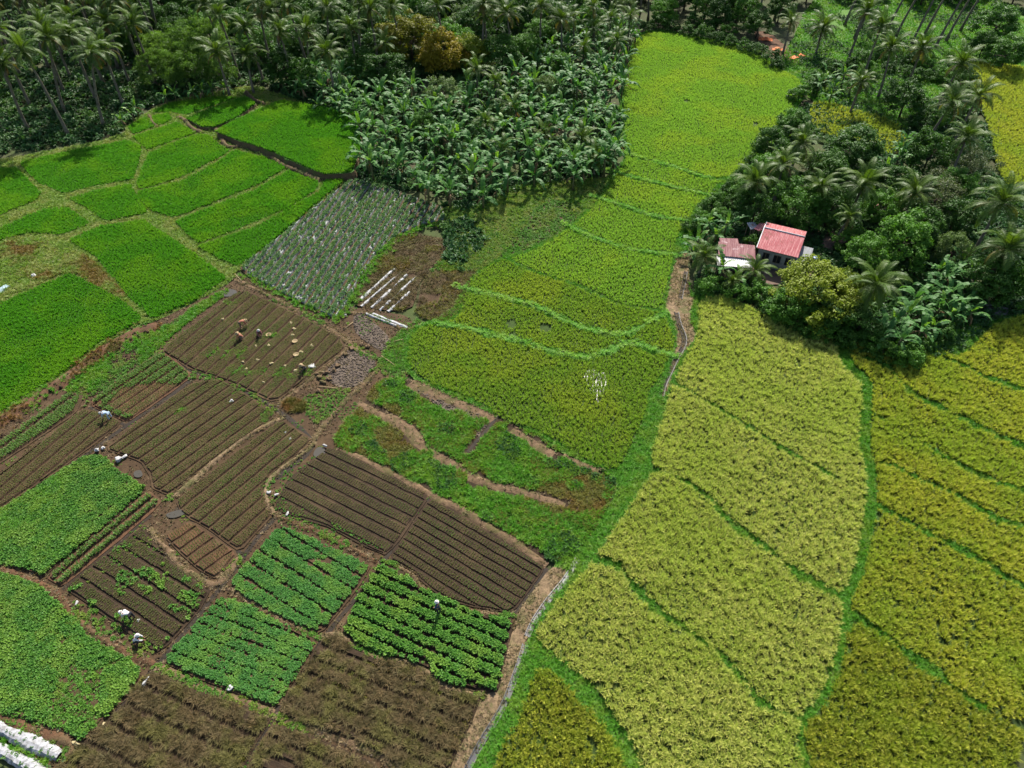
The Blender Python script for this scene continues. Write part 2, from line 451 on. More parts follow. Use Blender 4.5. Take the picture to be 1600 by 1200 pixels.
def tuft(name, mat, blades, h, spread, width, rng, lean=.5, heads=None):
    v, f, mi = [], [], []
    for b in range(blades):
        az = rng.uniform(0, 6.283); r0 = spread * .35 * math.sqrt(rng.uniform()); hh = h * rng.uniform(.65, 1.1)
        ln = spread * rng.uniform(.3, 1.0) * lean * 2
        bx, by = r0 * math.cos(az), r0 * math.sin(az)
        dx, dy = math.cos(az + rng.normal(0, .5)), math.sin(az + rng.normal(0, .5))
        wx, wy = -dy * width * .5, dx * width * .5
        n = len(v)
        for t, wk in ((0, .7), (.55, 1.0)):
            ox, oy, oz = bx + dx * ln * t * t, by + dy * ln * t * t, hh * (t * 1.05 if t < .9 else 1)
            v += [(ox - wx * wk, oy - wy * wk, oz), (ox + wx * wk, oy + wy * wk, oz)]
        droop = rng.uniform(.72, 1.0)
        v.append((bx + dx * ln, by + dy * ln, hh * droop))
        f += [(n, n + 1, n + 3, n + 2), (n + 2, n + 3, n + 4)]
    return mesh_of(name, v, f, mat)
def rosette(name, mat, leaves, L, W, rng, rise=(.2, .9), layers=1, fold=.18):
    """a leafy plant: broad bent leaves round a centre"""
    v, f = [], []
    for k in range(leaves):
        az = 2.4 * k + rng.uniform(-.4, .4); el = rng.uniform(*rise); l = L * rng.uniform(.65, 1.1); w = W * rng.uniform(.7, 1.1)
        d = Vector((math.cos(az), math.sin(az), 0)); s = Vector((-math.sin(az), math.cos(az), 0)); up = Vector((0, 0, 1))
        n = len(v); z0 = up * (L * .25 * rng.uniform(0, 1))
        for t, wk in ((.12, .25), (.45, 1.0), (.8, .75)):
            c = z0 + d * (l * t * math.cos(el)) + up * (l * (t * math.sin(el) - .35 * t * t))
            v += [c - s * (w * .5 * wk) + up * fold * w * wk, c, c + s * (w * .5 * wk) + up * fold * w * wk]
        v.append(z0 + d * (l * math.cos(el)) + up * (l * (math.sin(el) - .5)))
        for r in (0, 3):
            f += [(n + r, n + r + 1, n + r + 4, n + r + 3), (n + r + 1, n + r + 2, n + r + 5, n + r + 4)]
        f += [(n + 6, n + 7, n + 9), (n + 7, n + 8, n + 9)]
    lo = min(p.z for p in v)
    v = [p - Vector((0, 0, min(lo, 0) * .5)) for p in v]
    return mesh_of(name, v, f, mat)
def clod(name, mat, rng):
    bm = bmesh.new(); bmesh.ops.create_icosphere(bm, subdivisions=1, radius=.5)
    for q in bm.verts: q.co = Vector((q.co.x * rng.uniform(.7, 1.2), q.co.y * rng.uniform(.7, 1.2), q.co.z * rng.uniform(.5, .9)))
    me = bpy.data.meshes.new(name); bm.to_mesh(me); bm.free(); me.materials.append(mat)
    return me
rg = np.random.default_rng(11)
def tset(key, mat, n, *a, **k): proto_set(key, [tuft('%s tuft %d' % (key, i), M[mat], *a, rng=rg, **k) for i in range(n)])
def rset(key, mat, n, *a, **k): proto_set(key, [rosette('%s plant %d' % (key, i), M[mat], *a, rng=rg, **k) for i in range(n)])
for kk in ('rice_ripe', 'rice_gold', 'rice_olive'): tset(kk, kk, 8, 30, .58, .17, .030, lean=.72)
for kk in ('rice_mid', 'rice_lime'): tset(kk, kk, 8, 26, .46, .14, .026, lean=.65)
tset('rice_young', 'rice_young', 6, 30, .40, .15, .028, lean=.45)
for kk in ('bund_grass', 'bright_grass', 'pale_grass', 'yellow_grass', 'dry_grass', 'rust_grass'): tset(kk, kk, 5, 26, .34, .22, .030, lean=.8)
rset('weed', 'weed', 6, 20, .24, .06, rise=(.2, 1.2))
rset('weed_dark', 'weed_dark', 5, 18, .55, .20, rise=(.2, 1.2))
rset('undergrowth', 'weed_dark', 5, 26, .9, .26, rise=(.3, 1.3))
rset('leafy', 'leafy', 6, 18, .185, .085, rise=(.15, 1.1))
rset('brassica', 'brassica', 6, 16, .16, .08, rise=(.15, 1.1))
rset('mulch_crop', 'mulch_crop', 5, 20, .32, .07, rise=(.4, 1.3))
tset('seed_green', 'seed_green', 4, 9, .13, .075, .022, lean=.5)
tset('seed_brown', 'seed_brown', 4, 8, .085, .06, .020, lean=.5)
tset('scrub', 'scrub', 5, 26, .15, .22, .026, lean=1.0)
proto_set('clods', [clod('clod %d' % i, M['clods'], rg) for i in range(4)])
proto_set('clods_dark', [clod('dark clod %d' % i, M['soil_dark'], rg) for i in range(4)])

# ------------------------------------------------------------------ the ground
def ground_mesh():
    n = 150
    xs = np.linspace(-190, 190, n); ys = np.linspace(-60, 260, n)
    g = np.stack(np.meshgrid(xs, ys), -1).reshape(-1, 2)
    z = -.02 - .10 * vnoise(g, .12, 4) - .05 * vnoise(g, .6, 5)
    v = [(x, y, zz) for (x, y), zz in zip(g, z)]
    f = [(j * n + i, j * n + i + 1, (j + 1) * n + i + 1, (j + 1) * n + i) for j in range(n - 1) for i in range(n - 1)]
    k = len(v); B = 4000
    v += [(-B, -B, -.3), (B, -B, -.3), (B, B, -.3), (-B, B, -.3)]
    c = [0, n - 1, n * n - 1, n * (n - 1)]
    rim = [list(range(0, n)), [j * n + n - 1 for j in range(n)], list(range(n * n - 1, n * (n - 1) - 1, -1)), [j * n for j in range(n - 1, -1, -1)]]
    for s in range(4): f.append([k + s, k + (s + 1) % 4] + rim[s][::-1])
    return mesh_of('ground', v, f, M['ground'])
tag(add('ground', ground_mesh()), kind='structure')
def sheet(name, px, z, mat, depth=0.0, jit=.25, smooth=1, label=None, parent=None, zproj=None):
    poly = chaikin(PA(px, z if zproj is None else zproj), smooth)
    o = add(name, sheet_mesh(name, poly, z, M[mat], depth, jit), parent)
    if parent is None: tag(o, label, None, None, 'structure')
    return o, poly
def line_px(px, z=0.0, n=1): return chaikin(PA(px, z), n, False)

# ---- zone bases
L_ZONE = [(-80, 262), (0, 250), (60, 240), (190, 215), (205, 190), (260, 160), (330, 146), (400, 133), (430, 148), (552, 178), (564, 230), (552, 272), (492, 324), (374, 420), (362, 442), (242, 504), (225, 503), (150, 546), (110, 582), (0, 652), (-80, 700)]
sheet('grass_verge', L_ZONE, .03, 'bund_soil')
CYG = [(1000, 50), (1040, 48), (1100, 60), (1180, 75), (1210, 98), (1265, 126), (1250, 165), (1225, 200), (1190, 250), (1140, 290), (1100, 330), (1075, 380), (1075, 450), (1090, 465), (1150, 472), (1200, 496), (1320, 530), (1390, 552), (1450, 540), (1540, 500), (1660, 490), (1680, 1230), (720, 1230), (755, 1160), (782, 1117), (798, 1083), (812, 1040), (822, 1010), (835, 973), (865, 930), (888, 903), (860, 885), (915, 850), (962, 775), (962, 742), (916, 727), (833, 677), (766, 646), (683, 610), (640, 590), (628, 560), (645, 510), (700, 495), (725, 450), (740, 430), (770, 408), (815, 396), (850, 381), (890, 353), (935, 313), (960, 270), (980, 243), (972, 220), (968, 150), (982, 80)]
sheet('grass_verge', CYG, .034, 'bund_soil')
GARDEN = [(362, 442), (382, 428), (470, 478), (530, 505), (552, 478), (600, 485), (655, 500), (632, 560), (642, 592), (560, 662), (515, 697), (560, 700), (680, 775), (770, 828), (862, 886), (803, 965), (800, 985), (790, 1020), (755, 1090), (690, 1230), (-90, 1230), (-90, 700), (0, 651), (110, 581), (150, 545), (242, 503)]
_, GARDEN_P = sheet('garden_soil', GARDEN, .038, 'soil')

# ---- left young-rice terraces: one sheet and one crop each
L_FIELDS = [
 ('beside the clay bank', 0, [(-70, 505), (0, 479), (43, 459), (108, 430), (140, 445), (187, 469), (220, 500), (200, 512), (150, 538), (110, 574), (0, 643), (-70, 690)]),
 ('between the two grass paths above the seedling beds', 0, [(112, 376), (160, 356), (223, 346), (250, 364), (305, 400), (352, 436), (300, 471), (240, 497), (203, 463), (180, 434), (152, 400)]),
 ('in the long strip along the mulched rows', 0, [(312, 387), (400, 357), (500, 303), (511, 283), (533, 279), (543, 277), (488, 322), (420, 381), (372, 416), (348, 405)]),
 ('in the curved strip under the dark bank', 0, [(276, 348), (333, 326), (400, 300), (453, 270), (480, 280), (497, 286), (493, 298), (450, 325), (367, 360), (312, 380), (296, 366)]),
 ('in the broad strip beside the grass path', 0, [(219, 301), (283, 286), (345, 254), (366, 237), (417, 250), (445, 264), (400, 290), (333, 317), (273, 340), (240, 330), (220, 312)]),
 ('in the rounded terrace below the notch', 0, [(217, 288), (227, 258), (234, 243), (267, 227), (307, 213), (326, 214), (344, 230), (358, 236), (343, 246), (283, 277), (240, 291), (220, 296)]),
 ('on the raised terrace under the bananas', .9, [(340, 206), (368, 190), (410, 172), (440, 158), (555, 178), (562, 228), (548, 268), (508, 272), (470, 256), (430, 238), (385, 222), (360, 214)]),
 ('in the narrow upper terrace by the trees', .5, [(293, 186), (333, 170), (383, 152), (398, 162), (366, 185), (335, 198), (318, 198)]),
 ('in the oval terrace near the palms', 0, [(240, 183), (263, 179), (268, 187), (250, 196), (243, 192)]),
 ('in the small terrace next to the palm trunks', 0, [(203, 199), (229, 185), (240, 199), (210, 210)]),
 ('in the top strip along the forest edge', 0, [(240, 176), (267, 163), (333, 154), (370, 153), (290, 180), (268, 175)]),
 ('in the wedge between small terraces', 0, [(210, 215), (246, 204), (277, 193), (305, 209), (265, 222), (232, 234), (224, 226)]),
 ('in the shade of the palm forest', 0, [(33, 255), (117, 237), (200, 222), (220, 232), (214, 260), (206, 281), (150, 290), (102, 302), (62, 285)]),
 ('in the small field at the path junction', 0, [(112, 312), (150, 300), (203, 291), (211, 306), (230, 333), (167, 345), (137, 324)]),
 ('against the left forest corner', 0, [(-70, 285), (0, 266), (25, 266), (62, 302), (58, 312), (0, 337), (-70, 360)]),
 ('in the wedge above the yellowed mound', 0, [(-70, 388), (0, 360), (67, 331), (105, 327), (139, 350), (98, 367), (50, 363), (0, 375), (-70, 400)]),
]
L_polys = []
for nm, z, px in L_FIELDS:
    poly = inset(trim(PA(px, .06 + z), 1, .05), -.2)
    o = tag(add('rice_field', sheet_mesh('rice_field', poly, .06 + z, M['paddy_young'], z + .02 if z else 0, .22)), kind='structure')
    if z:
        o.data.materials.append(M['bank'])
        for pg in o.data.polygons:
            if abs(pg.normal.z) < .9: pg.material_index = 1
    L_polys.append(poly)
    pts = grid_pts(poly, .195)
    scatter('young_rice', pts, .055 + z, 'rice_young', (.85, 1.25), .12, 'bright green young rice ' + nm, 'rice', 'young rice terraces', hs=(.8, 1.2),
            size=.82 + .4 * vnoise(pts, .25, 7))
zone = chaikin(PA(L_ZONE), 1)
g = grid_pts(zone, .24)
for p in L_polys: g = g[~inside(g, p)]
MOUND = chaikin(PA([(-70, 415), (0, 384), (50, 370), (95, 376), (140, 402), (178, 440), (200, 465), (185, 465), (140, 441), (110, 424), (43, 453), (0, 474), (-70, 500)]), 1)
mnd = inside(g, MOUND)
pale = g[~mnd]
scatter('path_grass', pale, .03, 'pale_grass', (.6, 1.15), .25, 'pale green grass on the paths between young rice terraces', 'grass', hs=(.6, 1.1))
sheet('grassy_mound', [(-70, 415), (0, 384), (50, 370), (95, 376), (140, 402), (178, 440), (200, 465), (185, 465), (140, 441), (110, 424), (43, 453), (0, 474), (-70, 500)], .065, 'soil_pale')
gm = grid_pts(MOUND, .26)
k = vnoise(gm, .22, 3) + .25 * vnoise(gm, .9, 8)
scatter('mound_grass', gm[k < .72], .06, 'pale_grass', (.7, 1.3), .25, 'pale grass on the yellowed mound at the field corner', 'grass')
scatter('yellow_mound_grass', gm[k >= .62], .06, 'yellow_grass', (.7, 1.3), .25, 'yellowed rusty grass on the mound at the field corner', 'grass')
# raised lips along the terrace paths
for i, (px, w, h, mat) in enumerate([
    ([(333, 200), (345, 212), (352, 228), (362, 233), (385, 228), (417, 245), (447, 262), (480, 275), (503, 284)], 1.0, .45, 'bank'),
    ([(278, 183), (292, 192), (303, 206), (318, 209)], .9, .5, 'bank'), ([(385, 146), (398, 160), (415, 165)], .9, .6, 'bank'),
    ([(232, 180), (238, 192), (246, 200)], .6, .4, 'bank')]):
    tag(add('terrace_bank', ribbon_mesh('terrace_bank', line_px(px), w, h, .04, M[mat], seed=i)), kind='structure')
    if mat == 'bank':
        lp = resample(line_px(px), .13); lp = lp + RNG.normal(0, .3, lp.shape)
        scatter('bank_grass', lp, .25, 'pale_grass', (.5, .9), .4, 'tufts of grass on the dark terrace bank %s' % ('above the curved strip', 'beside the narrow terraces', 'near the bananas', 'by the oval terrace')[i], 'grass')

# ---- big rice fields split by their bunds
def yline(line, x):
    l = np.asarray(line, float); return np.interp(x, l[:, 0], l[:, 1])
def rice_zone(px, lines, keys, names, s, cat_group, z=.06, holes=(), size=1.0, hs=(.8, 1.15), thin=.23, vary=.36):
    poly = chaikin(PA(px), 1)
    add_s = add('rice_field', sheet_mesh('rice_field', poly, z, M['paddy'], 0, .12)); tag(add_s, kind='structure')
    pts = grid_pts(poly, s)
    q = to_px(pts)
    keep = np.ones(len(pts), bool); lev = np.zeros(len(pts), int)
    wob = (vnoise(pts, .7, 6) - .5)
    for l, w in lines:
        gl = line_px(l)
        keep &= dist_line(pts, gl) > w * .42 * (1 + 1.7 * wob)
        lev += (q[:, 1] > yline(l, q[:, 0])).astype(int)
    gap = vnoise(pts, .55, 21) * .5 + .8 * vnoise(pts, 2.3, 22)
    keep &= gap > thin
    for (hx, hy, r) in holes:
        c = PA([(hx, hy)])[0]; keep &= np.linalg.norm((pts - c) * (1, .8), axis=1) + .5 * wob > r
    for i in range(len(names)):
        m = keep & (lev == i)
        scatter('ripening_rice', pts[m], z, keys[i], (.8, 1.25), .16, names[i], 'rice', cat_group, hs=hs, size=size * (.74 + .22 * vnoise(pts[m], .3, 13) + vary * (vnoise(pts[m], 1.8, 14) - .1)))
    return poly
C_LINES = [([(965, 238), (1016, 253), (1066, 268), (1110, 283), (1145, 280)], 1.1), ([(945, 266), (1000, 283), (1033, 290), (1066, 298), (1120, 311)], 1.1),
 ([(920, 307), (983, 327), (1016, 340), (1075, 349)], 1.0), ([(875, 350), (910, 367), (933, 377), (973, 390), (1010, 397), (1065, 403)], 1.1),
 ([(780, 400), (816, 420), (866, 437), (916, 453), (966, 477), (993, 482), (1045, 489)], .6),
 ([(710, 448), (766, 463), (806, 472), (843, 483), (883, 503), (926, 520), (976, 528), (1000, 513), (1045, 490)], 1.0),
 ([(680, 506), (720, 513), (760, 523), (800, 533), (833, 540), (866, 553), (910, 562), (943, 555), (983, 534), (1016, 548), (1060, 559)], 1.1)]
C_ZONE = [(1000, 54), (1040, 52), (1100, 65), (1180, 80), (1205, 102), (1256, 130), (1248, 152), (1223, 188), (1193, 232), (1170, 262), (1128, 282), (1103, 310), (1073, 345), (1055, 375), (1048, 420), (1038, 455), (1033, 487), (1048, 520), (1055, 545), (1044, 560), (1032, 588), (1012, 617), (1008, 647), (988, 693), (974, 720), (962, 738), (916, 721), (883, 698), (833, 671), (786, 658), (766, 640), (733, 621), (683, 605), (647, 586), (636, 560), (647, 517), (693, 506), (718, 500), (730, 452), (742, 435), (770, 413), (815, 401), (850, 386), (892, 358), (938, 317), (965, 272), (984, 243), (977, 220), (973, 150), (986, 80)]
C_NAMES = ['lime green rice in the big far field between the two groves', 'lime green rice in the first narrow terrace below the big far field', 'lime green rice in the second narrow terrace below the big far field',
 'lime green rice in the third narrow terrace below the big far field', 'lime green rice in the terrace left of the ditch head', 'yellow green rice above the bright grass bund that forks',
 'yellow green rice between two bright grass bunds', 'yellow green rice in the broad field with the glinting wet patch']
GL = [(928, 588, 1.1), (942, 600, .8), (938, 622, .6), (920, 596, .8), (935, 575, .5)]
rice_zone(C_ZONE, C_LINES, ['rice_lime'] * 4 + ['rice_lime', 'rice_mid', 'rice_mid', 'rice_mid'], C_NAMES, .215, 'lime and yellow green rice terraces', thin=.12, vary=.2,
          holes=[(853, 514, .5), (800, 508, .4), (802, 527, .5), (1072, 160, .4), (1180, 195, .5)])
Y_ZONE = [(1089, 474), (1120, 463), (1150, 475), (1200, 498), (1260, 518), (1307, 533), (1307, 570), (1343, 602), (1346, 627), (1340, 667), (1340, 707), (1349, 727), (1349, 800), (1336, 867), (1326, 903), (1307, 932), (1316, 963), (1307, 1000), (1300, 1040), (1279, 1088), (1243, 1125), (1243, 1167), (1255, 1230), (1015, 1230), (1001, 1190), (988, 1160), (960, 1120), (932, 1078), (897, 1046), (862, 1020), (838, 1000), (837, 985), (857, 958), (878, 935), (904, 905), (924, 880), (955, 836), (988, 790), (1010, 752), (1022, 733), (1016, 717), (1036, 660), (1046, 613), (1068, 567), (1094, 517)]
Y_LINES = [([(1020, 590), (1066, 607), (1099, 627), (1133, 647), (1199, 690), (1239, 713), (1299, 747), (1365, 777)], .42),
 ([(1000, 733), (1050, 743), (1099, 772), (1126, 803), (1153, 830), (1176, 843), (1246, 900), (1279, 920), (1325, 938)], .6),
 ([(900, 876), (920, 878), (956, 880), (983, 910), (1033, 963), (1066, 977), (1093, 1003), (1133, 1033), (1156, 1063), (1189, 1103), (1226, 1117), (1270, 1135)], .6)]
rice_zone(Y_ZONE, Y_LINES, ['rice_ripe'] * 4, ['pale yellow green ripening rice in the field below the yellow mango tree', 'pale yellow green ripening rice in the second field below the mango tree',
 'pale yellow green ripening rice in the third field, touching the ditch end', 'pale yellow green ripening rice beside the curved bright grass strip'], .245, 'pale ripening rice fields', size=1.0)
G_ZONE = [(1322, 532), (1390, 555), (1450, 552), (1500, 562), (1535, 527), (1560, 502), (1660, 495), (1670, 1230), (1270, 1230), (1258, 1170), (1254, 1137), (1292, 1096), (1315, 1046), (1322, 1000), (1334, 966), (1326, 940), (1346, 907), (1356, 867), (1368, 800), (1368, 727), (1358, 707), (1358, 667), (1364, 627), (1362, 597), (1328, 568)]
G_LINES = [([(1300, 500), (1460, 557), (1500, 573), (1550, 597), (1680, 645)], .75), ([(1300, 545), (1391, 577), (1403, 600), (1433, 623), (1480, 647), (1533, 673), (1680, 735)], .85),
 ([(1300, 620), (1360, 647), (1386, 663), (1426, 687), (1466, 713), (1516, 740), (1566, 760), (1680, 800)], .55), ([(1300, 722), (1360, 725), (1393, 730), (1426, 750), (1483, 770), (1516, 793), (1533, 803), (1573, 820), (1680, 835)], .8),
 ([(1300, 770), (1386, 800), (1426, 823), (1460, 843), (1500, 860), (1543, 887), (1573, 907), (1680, 965)], .7), ([(1250, 940), (1329, 963), (1360, 980), (1400, 1010), (1450, 1047), (1500, 1087), (1550, 1117), (1680, 1170)], .85)]
rice_zone(G_ZONE, G_LINES, ['rice_gold'] * 6 + ['rice_olive'], ['golden rice in the corner field by the concrete slab', 'golden rice in the strip reaching the banana clump', 'golden rice in the strip that starts in the tree shade',
 'golden rice in the strip left of the faint bund', 'golden rice in the long field above the bright bund', 'golden rice in the large field beside the green bund', 'olive yellow rice in the triangular field'], .245, 'golden rice fields')
Y2 = [(842, 1046), (866, 1052), (886, 1075), (910, 1102), (950, 1149), (985, 1230), (756, 1230), (788, 1160), (816, 1120), (826, 1077)]
rice_zone(Y2, [], ['rice_olive'], ['olive rice in the small field enclosed by the curved bright grass strip'], .245, 'golden rice fields')
o, poly = sheet('rice_field', [(1500, 92), (1600, 106), (1690, 125), (1690, 335), (1600, 300), (1560, 285), (1545, 200), (1520, 140)], .06, 'paddy')
scatter('ripening_rice', grid_pts(poly, .3), .06, 'rice_gold', (.8, 1.25), .15, 'golden rice in the far field behind the coconut clump', 'rice', 'golden rice fields')
o, poly = sheet('rice_field', [(1262, 166), (1285, 158), (1340, 174), (1400, 192), (1420, 225), (1395, 248), (1330, 222), (1270, 206)], .06, 'paddy')
scatter('ripening_rice', grid_pts(poly, .3), .06, 'rice_gold', (.6, 1.1), .2, 'tan dry rice stubble in the clearing between the trees', 'rice')

# grass on the bunds and verges round those fields
zone = chaikin(PA(CYG), 1)
g = grid_pts(zone, .22)
crop = np.zeros(len(g), bool)
wob = vnoise(g, .7, 6) - .5
for px, lines in ((C_ZONE, C_LINES), (Y_ZONE, Y_LINES), (G_ZONE, G_LINES), (Y2, [])):
    ins = inside(g, chaikin(PA(px), 1))
    for l, w in lines: ins &= dist_line(g, line_px(l)) > w * .42 * (1 + 1.7 * wob)
    crop |= ins
PATH_UP = [(1049, 426), (1043, 457), (1039, 486), (1052, 504), (1057, 525), (1055, 547), (1046, 580), (1037, 600), (1033, 622), (1038, 626), (1049, 594), (1064, 559), (1082, 536), (1088, 521), (1079, 502), (1080, 482), (1088, 468), (1077, 461), (1076, 430), (1078, 395), (1058, 395)]
PATH_DN = [(860, 885), (893, 893), (832, 975), (816, 1020), (795, 1085), (778, 1120), (722, 1230), (690, 1230), (735, 1130), (755, 1090), (790, 1020), (800, 985), (803, 965)]
for px in (PATH_UP, PATH_DN): crop |= inside(g, PA(px))
g = g[~crop]
q = to_px(g)
tall = (q[:, 0] < 1060) & (q[:, 1] > 440)
scatter('bund_grass', g[tall], .035, 'bund_grass', (.6, 1.15), .22, 'bright green grass on the bunds and verges of the yellow green fields', 'grass', hs=(.7, 1.1))
scatter('low_bund_grass', g[~tall], .035, 'bund_grass', (.7, 1.2), .25, 'short green grass on the narrow bunds between golden and far fields', 'grass', hs=(.8, 1.2))
for i, (l, w) in enumerate(C_LINES[5:] + C_LINES[:4]):
    tag(add('field_bund', ribbon_mesh('field_bund', line_px(l), w * .8, .22 if i < 2 else .12, .04, M['grass_floor'], seed=i)), kind='structure')
    lp = resample(line_px(l), .08); lp = lp + RNG.normal(0, .23 if i < 2 else .14, lp.shape); lp = lp[vnoise(lp, .5, 33 + i) > .22]
    scatter('bund_grass', lp, .24, 'bright_grass', (.6, 1.05), .4, ('bright grass on the forked bund', 'bright grass on the bund under the two bare holes', 'bright grass on the bund below the big far field', 'bright grass on the second bund below the big far field', 'bright grass on the third bund below the big far field', 'bright grass on the bund reaching the ditch head')[i], 'grass')
# glinting wet patch in the broad field
sheet('paddy_water', [(912, 582), (932, 576), (950, 590), (948, 612), (938, 632), (928, 622), (918, 600)], .072, 'water', jit=.4)

# ---- paths, ditch, banks
sheet('dirt_path', PATH_DN, .045, 'straw_mat')
sheet('dirt_path', PATH_UP, .05, 'straw_mat')
for px, nm in ((PATH_DN, 'straw litter along the black lined ditch'), (PATH_UP, 'straw litter along the concrete channel')):
    gg = grid_pts(chaikin(PA(px), 1), .22); gg = gg[vnoise(gg, .8, 9) > .3]
    scatter('straw_litter', gg, .05, 'dry_grass', (.4, .9), .7, nm, 'straw', hs=(.3, .6))
def channel(name, px, w, mat, wallmat, lab, cat, wall=.06, rim=.10, z=.045):
    L = resample(line_px(px), .6); d = np.gradient(L, axis=0); d /= np.linalg.norm(d, axis=1)[:, None]; nr = np.stack([-d[:, 1], d[:, 0]], 1)
    root = empty(name, (L[0][0], L[0][1], z)); tag(root, lab, cat)
    c0 = np.array([L[0][0], L[0][1]])
    def strip(nm, offs, m):
        v, f = [], []
        k = len(offs); js = vnoise(L, .6, 31) - .5
        for i in range(len(L)):
            for a, h in offs:
                p = L[i] + nr[i] * (a + js[i] * .08) - c0; v.append((p[0], p[1], h))
        for i in range(len(L) - 1):
            for j in range(k - 1): f.append((i * k + j, (i + 1) * k + j, (i + 1) * k + j + 1, i * k + j + 1))
        add(nm, mesh_of(nm, v, f, m), root)
    h = w / 2
    strip('channel_bed', [(-h - .02, .012), (h + .02, .012)], M[mat])
    for s in (-1, 1):
        pr = [(s * h, .0), (s * h, rim), (s * (h + wall), rim), (s * (h + wall + .03), -.03)]
        strip('channel_wall', pr if s < 0 else pr[::-1], M[wallmat if s > 0 else mat])
    return root
channel('irrigation_ditch', [(902, 874), (886, 903), (863, 930), (845, 955), (833, 973), (824, 995)], .34, 'black_film', 'concrete', 'black lined ditch between the straw path and the pale rice', 'ditch')
channel('irrigation_ditch', [(821, 1008), (810, 1040), (796, 1083), (780, 1117), (753, 1160), (715, 1230)], .34, 'black_film', 'concrete', 'black ditch running beside the small enclosed olive field', 'ditch')
channel('concrete_channel', [(1072, 425), (1068, 445), (1063, 468)], .3, 'mud', 'concrete', 'upper piece of concrete channel beside the palm by the house', 'channel')
channel('concrete_channel', [(1057, 489), (1060, 505), (1067, 521), (1070, 530), (1068, 542), (1056, 562), (1045, 585), (1037, 603), (1034, 620)], .34, 'mud', 'concrete', 'long concrete channel curving down the straw path', 'channel', wall=.10)
bank = [(-60, 695), (0, 664), (60, 615), (110, 590), (150, 557), (200, 527), (247, 510)]
tag(add('clay_bank', ribbon_mesh('clay_bank', line_px(bank), 1.6, .18, .045, M['soil_red'], wob=.35, seed=3)), kind='structure')
lp = np.repeat(resample(line_px(bank), .12), 3, 0); lp = lp + RNG.normal(0, .7, lp.shape); kk = vnoise(lp, .35, 4) + .2 * vnoise(lp, 1.5, 5)
scatter('dead_bank_grass', lp[kk > .52], .22, 'rust_grass', (.5, 1.0), .6, 'rusty dead grass on the clay bank under the young rice', 'grass')
scatter('bank_clods', lp[::5], .2, 'clods_dark', (.1, .4), .5, 'brown clods on the clay bank under the young rice', 'clods')
scatter('green_bank_grass', lp[kk < .42][::2] - (0, .7), .10, 'bund_grass', (.6, 1.2), .3, 'green grass at the foot of the clay bank', 'grass')

# ---- weedy fallow plots
W = [(593, 590), (645, 592), (683, 612), (733, 628), (766, 647), (833, 679), (916, 729), (960, 745), (960, 775), (915, 850), (862, 884), (816, 855), (766, 825), (726, 798), (680, 773), (573, 722), (533, 706), (520, 690), (540, 655), (560, 640)]
_, WP = sheet('fallow_plot', W, .05, 'soil_dark')
strips = [([(643, 597), (690, 622), (740, 640), (778, 650)], 1.5), ([(560, 630), (600, 648), (626, 663), (663, 697), (706, 723), (733, 740), (753, 757), (816, 767), (883, 790)], 1.0), ([(800, 672), (835, 695), (865, 712)], 1.0), ([(880, 712), (935, 738)], .8), ([(530, 705), (573, 722), (630, 753), (670, 772), (726, 800), (766, 827), (816, 857), (855, 884)], .8), ([(780, 648), (755, 678), (730, 707)], .8)]
gw = grid_pts(WP, .19)
bare = np.zeros(len(gw), bool)
for l, w in strips: bare |= dist_line(gw, line_px(l)) < w * .55 * (1.1 + 1.5 * (vnoise(gw, .8, 2) - .5))
kk = vnoise(gw, .28, 5) + .35 * vnoise(gw, 1.1, 6)
a = gw[~bare & (kk > .42)]; b = gw[~bare & (kk <= .8)]
scatter('fallow_dark_weeds', a[vnoise(a, .5, 71) > .72], .05, 'weed_dark', (.35, .8), .3, 'dark weed clumps on the fallow plots', 'weeds')
scatter('fallow_weeds', a[::2], .05, 'weed', (.5, 1.5), .3, 'green weeds covering the fallow plots', 'weeds')
scatter('fallow_grass', b, .05, 'yellow_grass', (.5, .9), .3, 'olive grass among the fallow weeds', 'grass')
scatter('fallow_grass', a[1::2], .05, 'bund_grass', (.7, 1.4), .35, 'fresh green grass among the fallow weeds', 'grass')
for i, (l, w) in enumerate(strips[:5]):
    tag(add('dry_earth_strip', ribbon_mesh('dry_earth_strip', line_px(l), w, .06 if i != 4 else .12, .05, M['soil_pale'], wob=.5, seed=i)), kind='structure')
    lp = resample(line_px(l), .12); lp = lp + RNG.normal(0, w * .3, lp.shape)
    scatter('dry_strip_grass', lp[::2], .1, 'dry_grass', (.4, .8), .6, ('dry straw along the field edge strip', 'dry straw on the long diagonal strip', 'dry straw on the short pale patch', 'dry straw at the fallow corner', 'dry straw on the ridge above the brown beds')[i], 'straw', hs=(.4, .8))
tag(add('drain', ribbon_mesh('drain', line_px([(780, 648), (755, 678), (730, 707)]), .3, .015, .056, M['mud'], flat=True)), kind='structure')

# weedy slope between the banana grove and the terraces
SL = [(688, 322), (740, 330), (800, 290), (940, 280), (962, 272), (936, 315), (890, 355), (815, 398), (770, 410), (735, 438), (725, 475), (700, 503), (662, 498), (645, 480), (672, 420), (702, 400), (690, 360)]
_, SP = sheet('rough_slope', SL, .045, 'soil')
gs = grid_pts(SP, .30); kk = vnoise(gs, .25, 15) + .3 * vnoise(gs, .9, 16); qs = to_px(gs)
low = qs[:, 1] > 425
scatter('slope_weeds', gs[(kk > .30) & ~low], .045, 'weed', (.8, 1.8), .35, 'mixed green weeds on the rough slope below the bananas', 'weeds')
scatter('slope_grass', gs[(kk < .62) & (kk > .3) & ~low], .045, 'bund_grass', (.6, 1.2), .35, 'grass on the rough slope below the bananas', 'grass')
scatter('withered_crop', gs[low & (kk > .35)], .045, 'scrub', (.8, 1.5), .4, 'brown withered growth in the corner plot beside the yellow green rice', 'withered crop')
